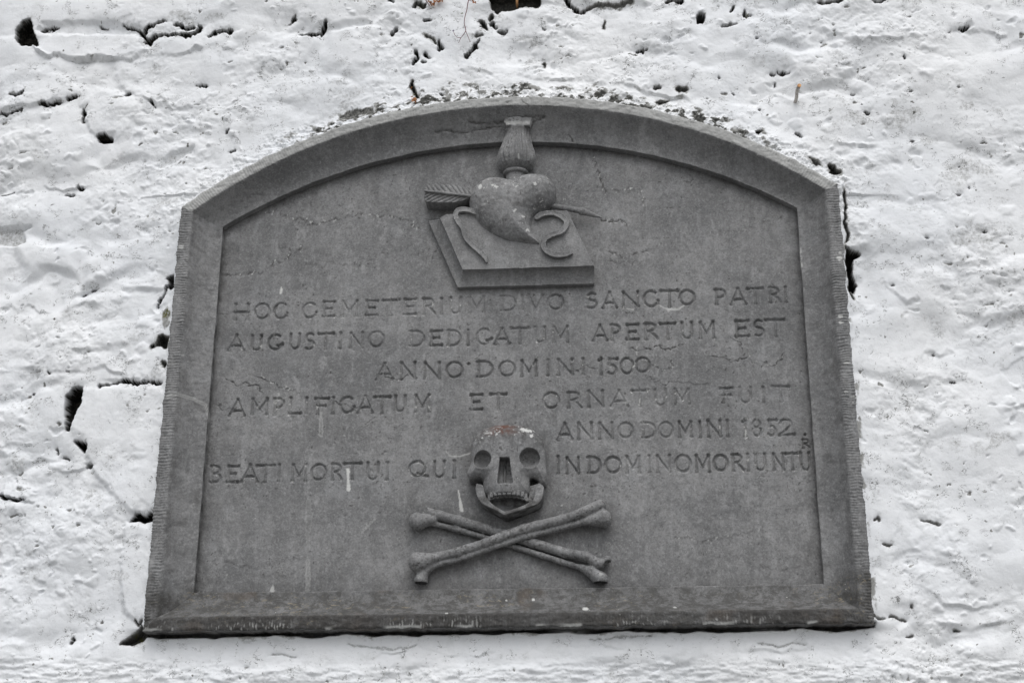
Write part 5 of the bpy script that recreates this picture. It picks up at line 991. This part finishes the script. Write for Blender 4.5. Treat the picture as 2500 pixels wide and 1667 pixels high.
    hole_p(Q((1598, 38), (1606, 31), (1618, 30), (1621, 40), (1612, 52), (1602, 52)), .045, .3, .9); crack(Q((1664, 54), (1678, 54), (1690, 51)), [4, 4, 2], .02, .5, .5); crack(Q((1710, 24), (1712, 36), (1724, 32)), [3, 6, 3], .03, .4, .7); crack(Q((1676, 22), (1680, 12)), 3, .03, .3)
    crack(Q((1770, 165), (1778, 165)), 3.5, .03, .3); crack(Q((1786, 158), (1794, 160), (1806, 165), (1814, 168)), [4, 6, 4, 3], .035, .3); crack(Q((1782, 182), (1781, 188)), 2.5, .02, .4, .5); crack(Q((2200, 66), (2212, 68), (2226, 62)), [2, 5, 4], .04, .3); crack(Q((2180, 74), (2184, 71)), 2, .02, .4, .5)
    for x, y, r in ((2076, 136, 2.5), (2203, 202, 3.6), (2089, 214, 3), (2092, 322, 3.2), (1988, 258, 3), (1994, 262, 2), (1956, 215, 2.2), (1650, 179, 2), (1681, 213, 2.5), (2222, 429, 2), (2202, 376, 1.5), (1741, 308, 4), (2186, 873, 4), (2194, 876, 2), (2053, 656, 2.6), (2146, 811, 2.2), (2206, 450, 2.5), (1738, 88, 2), (1746, 252, 2), (2128, 551, 2.5), (2260, 534, 3), (1668, 470, 0)):
        if r: crack(Q((x - 1.5, y), (x + 1.5, y + 1)), r, .022, .35, .95)
    crack(Q((1826, 308), (1832, 310), (1840, 322)), [4, 4, 2], .03, .4, .8); crack(Q((1902, 388), (1912, 394), (1924, 402)), [3, 7, 5], .03, 1.0, .75); crack(Q((1858, 372), (1870, 380), (1884, 388)), [2, 4, 2], .015, .9, .4)
    crack(Q((1936, 440), (1938, 470), (1941, 500), (1944, 530), (1942, 560)), [2, 3, 2.5, 4, 2], .02, .8, .7); hole_p(Q((1942, 572), (1972, 586), (1957, 596), (1957, 640), (1966, 656), (1961, 675), (1950, 655), (1944, 620)), .05, .7, .95); crack(Q((1950, 660), (1958, 690)), [5, 2], .02, .9, .5)
    for pts in (((2008, 1196), (2016, 1190), (2022, 1198)), ((2030, 1248), (2042, 1252), (2046, 1250)), ((2040, 1414), (2062, 1418), (2080, 1426)), ((2095, 1398), (2096, 1388)), ((2190, 1446), (2206, 1446)), ((1978, 1416), (2010, 1420), (2030, 1418)), ((2118, 1192), (2130, 1196), (2160, 1200)), ((2080, 1460), (2100, 1456))):
        crack(Q(*pts), [1.5, 3.4, 1.8], .012, .6, .45)
    for pts in (((1360, 1465), (1420, 1462), (1500, 1458)), ((800, 1478), (850, 1486), (900, 1490), (960, 1482)), ((620, 1502), (680, 1508)), ((1740, 1476), (1800, 1484), (1850, 1478)), ): crack(Q(*pts), [1, 1.8, 1], .004, .5, .15)
    moss_c = [((386, 726), 12), ((388, 790), 10), ((312, 1468), 14), ((1714, 32), 6), ((965, 14), 8), ((955, 224), 8)]
    for (mx_, my_), mr in moss_c: moss = np.maximum(moss, sstep(1.2, 0.4, np.hypot(U - mx_ * K, V - my_ * K) / (mr * K) + 0.5 * pn2(X * 80, Z * 80, 590)))
    dirt = np.maximum(dirt, 0.7 * sstep(1.2, .5, np.hypot(U - 386 * K, (V - 735 * K) * .5) / 14 + .5 * pn2(X * 60, Z * 60, 591)))
    out_ = np.maximum(np.maximum(x0 - X, X - x1), np.maximum(z0 - Z, Z - z1)); calm = sstep(0.35, 0.0, out_)   # beyond the survey the mesh is coarser
    # back of the wall behind the coping lines
    X64, Z64 = X, Z
    gx = np.gradient(h, xs, axis=1); gz = np.gradient(h, zs, axis=0); N = np.stack([-gx, -np.ones_like(gx), -gz], -1); N /= np.linalg.norm(N, axis=-1, keepdims=True)
    Vt = np.stack([X, -h, Z], -1).reshape(-1, 3); nc = X.shape[1]; nr = X.shape[0]
    a = (np.arange(nr - 1)[:, None] * nc + np.arange(nc - 1)[None, :]); fc = np.stack([a, a + 1, a + nc + 1, a + nc], -1)
    keep = (dO > -0.014)[:-1, :-1]
    lab = np.zeros(keep.shape, np.int32); Uc, Vc = UW[:-1, :-1], VW[:-1, :-1]
    for k_, s_ in enumerate((S1, S2, S3, S4, S5, S6, S7, S8)):
        i = window(Uc, Vc, s_, 4); m = polysd(Uc[i], Vc[i], s_) < 0; t = lab[i]; t[m] = k_ + 1; lab[i] = t
    A = {"dirt": dirt.ravel(), "hole": np.clip(hole, 0, 1).ravel(), "moss": moss.ravel()}; N = N.reshape(-1, 3)
    sub_mesh("whitewash", Vt, N, fc[keep & (lab == 0)], A, M_WALL, WALL)
    labs = ["long thin slab under the open joint at the top left", "short slab to the right of the long thin one", "large squared block touching the left edge of the plaque", "narrow upright stone by the plaque's lower left corner", "broad flat stone below the two thin slabs", "rounded stone with a dark hole under its lower edge", "bulging stone at the left edge above a dark joint", "smooth course stone at the top left"]
    for k_ in range(8): sub_mesh("stone", Vt, N, fc[keep & (lab == k_ + 1)], A, M_WALL, WALL, labs[k_])
    zlo = 0.0
    bm_v = [(x, y, z) for y in (0.085, 0.45) for z in (zlo, zs[-1] + 0.0) for x in (xs[0], xs[-1])]
    me = mesh_np("wall_core", np.array(bm_v), np.array([(0, 1, 3, 2), (4, 6, 7, 5), (0, 4, 5, 1), (2, 3, 7, 6), (0, 2, 6, 4), (1, 5, 7, 3)]), None, {"dirt": np.ones(8) * .5, "hole": np.ones(8), "moss": np.zeros(8)}, False)
    link("wall_core", me, M_WALL, WALL)
    return xs, zs, h
WX, WZ, WH = build_wall()
print("wall", time.time() - T0)
def wall_h(x, z): return float(WH[min(np.searchsorted(WZ, z), len(WZ) - 1), min(np.searchsorted(WX, x), len(WX) - 1)])

gx_, gz_ = np.meshgrid(np.linspace(-40, 40, 41), np.linspace(-60, 0.4, 41))
gm = mesh_np("ground", np.stack([gx_.ravel(), gz_.ravel(), 0.02 * fbm(gx_.ravel() * .3, gz_.ravel() * .3, 2, 3) - 0.02], 1), np.array([(a, a + 1, a + 42, a + 41) for r_ in range(40) for a in range(r_ * 41, r_ * 41 + 40)]), None, None)
gnd = link("ground", gm, plain("pale_gravel", (0.20, 0.20, 0.195), 0.9, 0.3, 40)); gnd['kind'] = 'structure'
# ------------------------------------------------------------------ small things on the wall
import bmesh
def tube(name, pts, radii, mat, parent=None, label=None, n=8, cap_ends=True, jit=0.0, seed=1):
    rs = np.random.RandomState(seed); pts = [Vector(p) for p in pts]; vs = []; fs = []
    for i, p in enumerate(pts):
        d = (pts[min(i + 1, len(pts) - 1)] - pts[max(i - 1, 0)]).normalized(); u_ = d.orthogonal().normalized(); w_ = d.cross(u_)
        for k in range(n):
            a_ = 2 * math.pi * k / n; r = radii[i] * (1 + jit * rs.uniform(-1, 1)); vs.append(p + (u_ * math.cos(a_) + w_ * math.sin(a_)) * r)
    for i in range(len(pts) - 1):
        for k in range(n): fs.append((i * n + k, i * n + (k + 1) % n, (i + 1) * n + (k + 1) % n, (i + 1) * n + k))
    if cap_ends: fs.append(tuple(range(n))[::-1]); fs.append(tuple((len(pts) - 1) * n + k for k in range(n)))
    me = bpy.data.meshes.new(name); me.from_pydata([tuple(v) for v in vs], [], fs); me.update()
    for p in me.polygons: p.use_smooth = len(p.vertices) == 4
    return link(name, me, mat, parent, label)
def at_wall(q, lift=0.0):
    x, z = P(q[0] * K, q[1] * K, 0.0); hh = wall_h(x, z); x, z = P(q[0] * K, q[1] * K, hh + lift); return Vector((x, -(hh + lift), z))
def leaf(name, c, size, mat, parent, seed, lobes=3):
    rs = np.random.RandomState(seed); n = 14; vs = [(0, 0, 0.0)]; a0 = rs.uniform(0, 6.28)
    for k in range(n):
        t = 2 * math.pi * k / n; r = size * (0.62 + 0.38 * math.cos(lobes * t)) * rs.uniform(.85, 1.1); vs.append((r * math.cos(t + a0), r * math.sin(t + a0) * .8, size * .35 * math.sin(t * 2 + rs.uniform(0, .6))))
    rot = Matrix.Rotation(rs.uniform(-.9, .9), 3, 'Z') @ Matrix.Rotation(rs.uniform(.7, 1.9), 3, 'X')
    top = [rot @ Vector(v) + c for v in vs]; off = rot @ Vector((0, 0, 0.0004)); vv = top + [v - off for v in top]; fs = []
    for k in range(n): a_, b_ = 1 + k, 1 + (k + 1) % n; fs += [(0, a_, b_), (n + 1, n + 1 + b_, n + 1 + a_), (a_, n + 1 + a_, n + 1 + b_, b_)]
    me = bpy.data.meshes.new(name); me.from_pydata([tuple(v) for v in vv], [], fs); me.update()
    return link(name, me, mat, parent)
# cut twig stub standing out of the wall
b0 = at_wall((1826, 236), -0.004); e0 = b0 + Vector((0.001, -0.082, -0.004))
peg = thing("twig_stub", "short sawn twig stub with an orange cut end sticking out of the wall", "twig", b0)
mid_ = [b0 + (e0 - b0) * t + Vector((0.0012 * math.sin(t * 7), 0, 0.001 * math.sin(t * 9))) for t in np.linspace(0, 1, 9)]
tube("bark", mid_, [.0042, .0040, .0039, .0038, .0038, .0037, .0040, .0042, .0045], M_WOOD, peg, n=12, jit=.07)
tube("cut_end", [mid_[-1], mid_[-1] + Vector((0, -.0016, 0))], [.0046, .0044], M_CUT, peg, n=12)
# trailing weed
cz = lambda x, y: (771.5 + x / 2.941, y / 2.941)
root = at_wall(cz(868, 160), 0.0)
weed = thing("trailing_weed", "thin reddish weed stem hanging with tiny leaves above the arch", "plant", root)
def stem(pts, r0, r1, lift, par, seed):
    P3 = [at_wall(cz(*p), l) for p, l in zip(pts, lift)]; P3 = [Vector(p) for p in smooth_pts([tuple(p) for p in P3], 3)]
    return tube("stem", P3, list(np.linspace(r0, r1, len(P3))), M_STEM, par, n=6, jit=.12, seed=seed)
stem([(905, -20), (892, 20), (885, 65), (872, 115), (867, 160), (877, 208), (858, 240), (842, 262), (828, 292)], .0013, .0006, [.016, .016, .015, .013, .012, .012, .010, .009, .006], weed, 3)
stem([(877, 212), (893, 250), (905, 280)], .0008, .0005, [.012, .010, .006], weed, 4); stem([(845, 258), (815, 252), (800, 230), (792, 208)], .0007, .0005, [.010, .010, .011, .012], weed, 5)
stem([(900, 5), (925, 12), (940, 22)], .0008, .0005, [.014, .014, .012], weed, 6)
leaf("leaf", at_wall(cz(852, 92), .012), .0042, M_LEAF_GREEN, weed, 11); leaf("leaf", at_wall(cz(938, 20), .014), .006, M_LEAF_DRY, weed, 12); leaf("leaf", at_wall(cz(928, 8), .014), .005, M_LEAF_DRY, weed, 13)
leaf("flower", at_wall(cz(792, 208), .014), .0035, M_FLOWER, weed, 14, 5); leaf("leaf", at_wall(cz(907, 283), .008), .002, M_STEM, weed, 15)
def cluster(name, lab, qs, seed, stems=()):
    r = thing(name, lab, "dead leaves", at_wall(cz(*qs[0][:2]), 0))
    for k, (x, y, s) in enumerate(qs): leaf("leaf", at_wall(cz(x, y), .006 + .003 * (k % 2)), s, M_LEAF_DRY, r, seed + k)
    for k, st in enumerate(stems): stem(st, .0012, .0008, [.006] * len(st), r, seed + 50 + k)
    return r
cluster("dead_plant", "orange brown dead leaves on red stalks at the very top of the wall", [(645, 25, .008), (668, 18, .009), (690, 8, .009), (655, 35, .006), (705, -6, .010), (625, 8, .006), (720, 4, .007)], 30, [[(600, -10), (615, 15), (632, 40)], [(622, -8), (634, 20), (650, 38)]])
cluster("dead_plant", "orange dead leaves caught in the crack just above the arch's left half", [(500, 588, .008), (508, 600, .006), (522, 668, .007), (532, 682, .009), (540, 675, .006), (518, 655, .005)], 60)
b1 = at_wall(cz(1226, 55), 0.0); tw = thing("twig_stub", "tiny orange twig stub in the dark hollow at the top centre", "twig", b1)
tube("twig", [b1 + Vector((0, 0, -.001)), b1 + Vector((0, -.012, .004)), b1 + Vector((.001, -.026, .012))], [.0026, .0030, .0034], M_CUT, tw, n=9, jit=.15)
print("done", time.time() - T0)
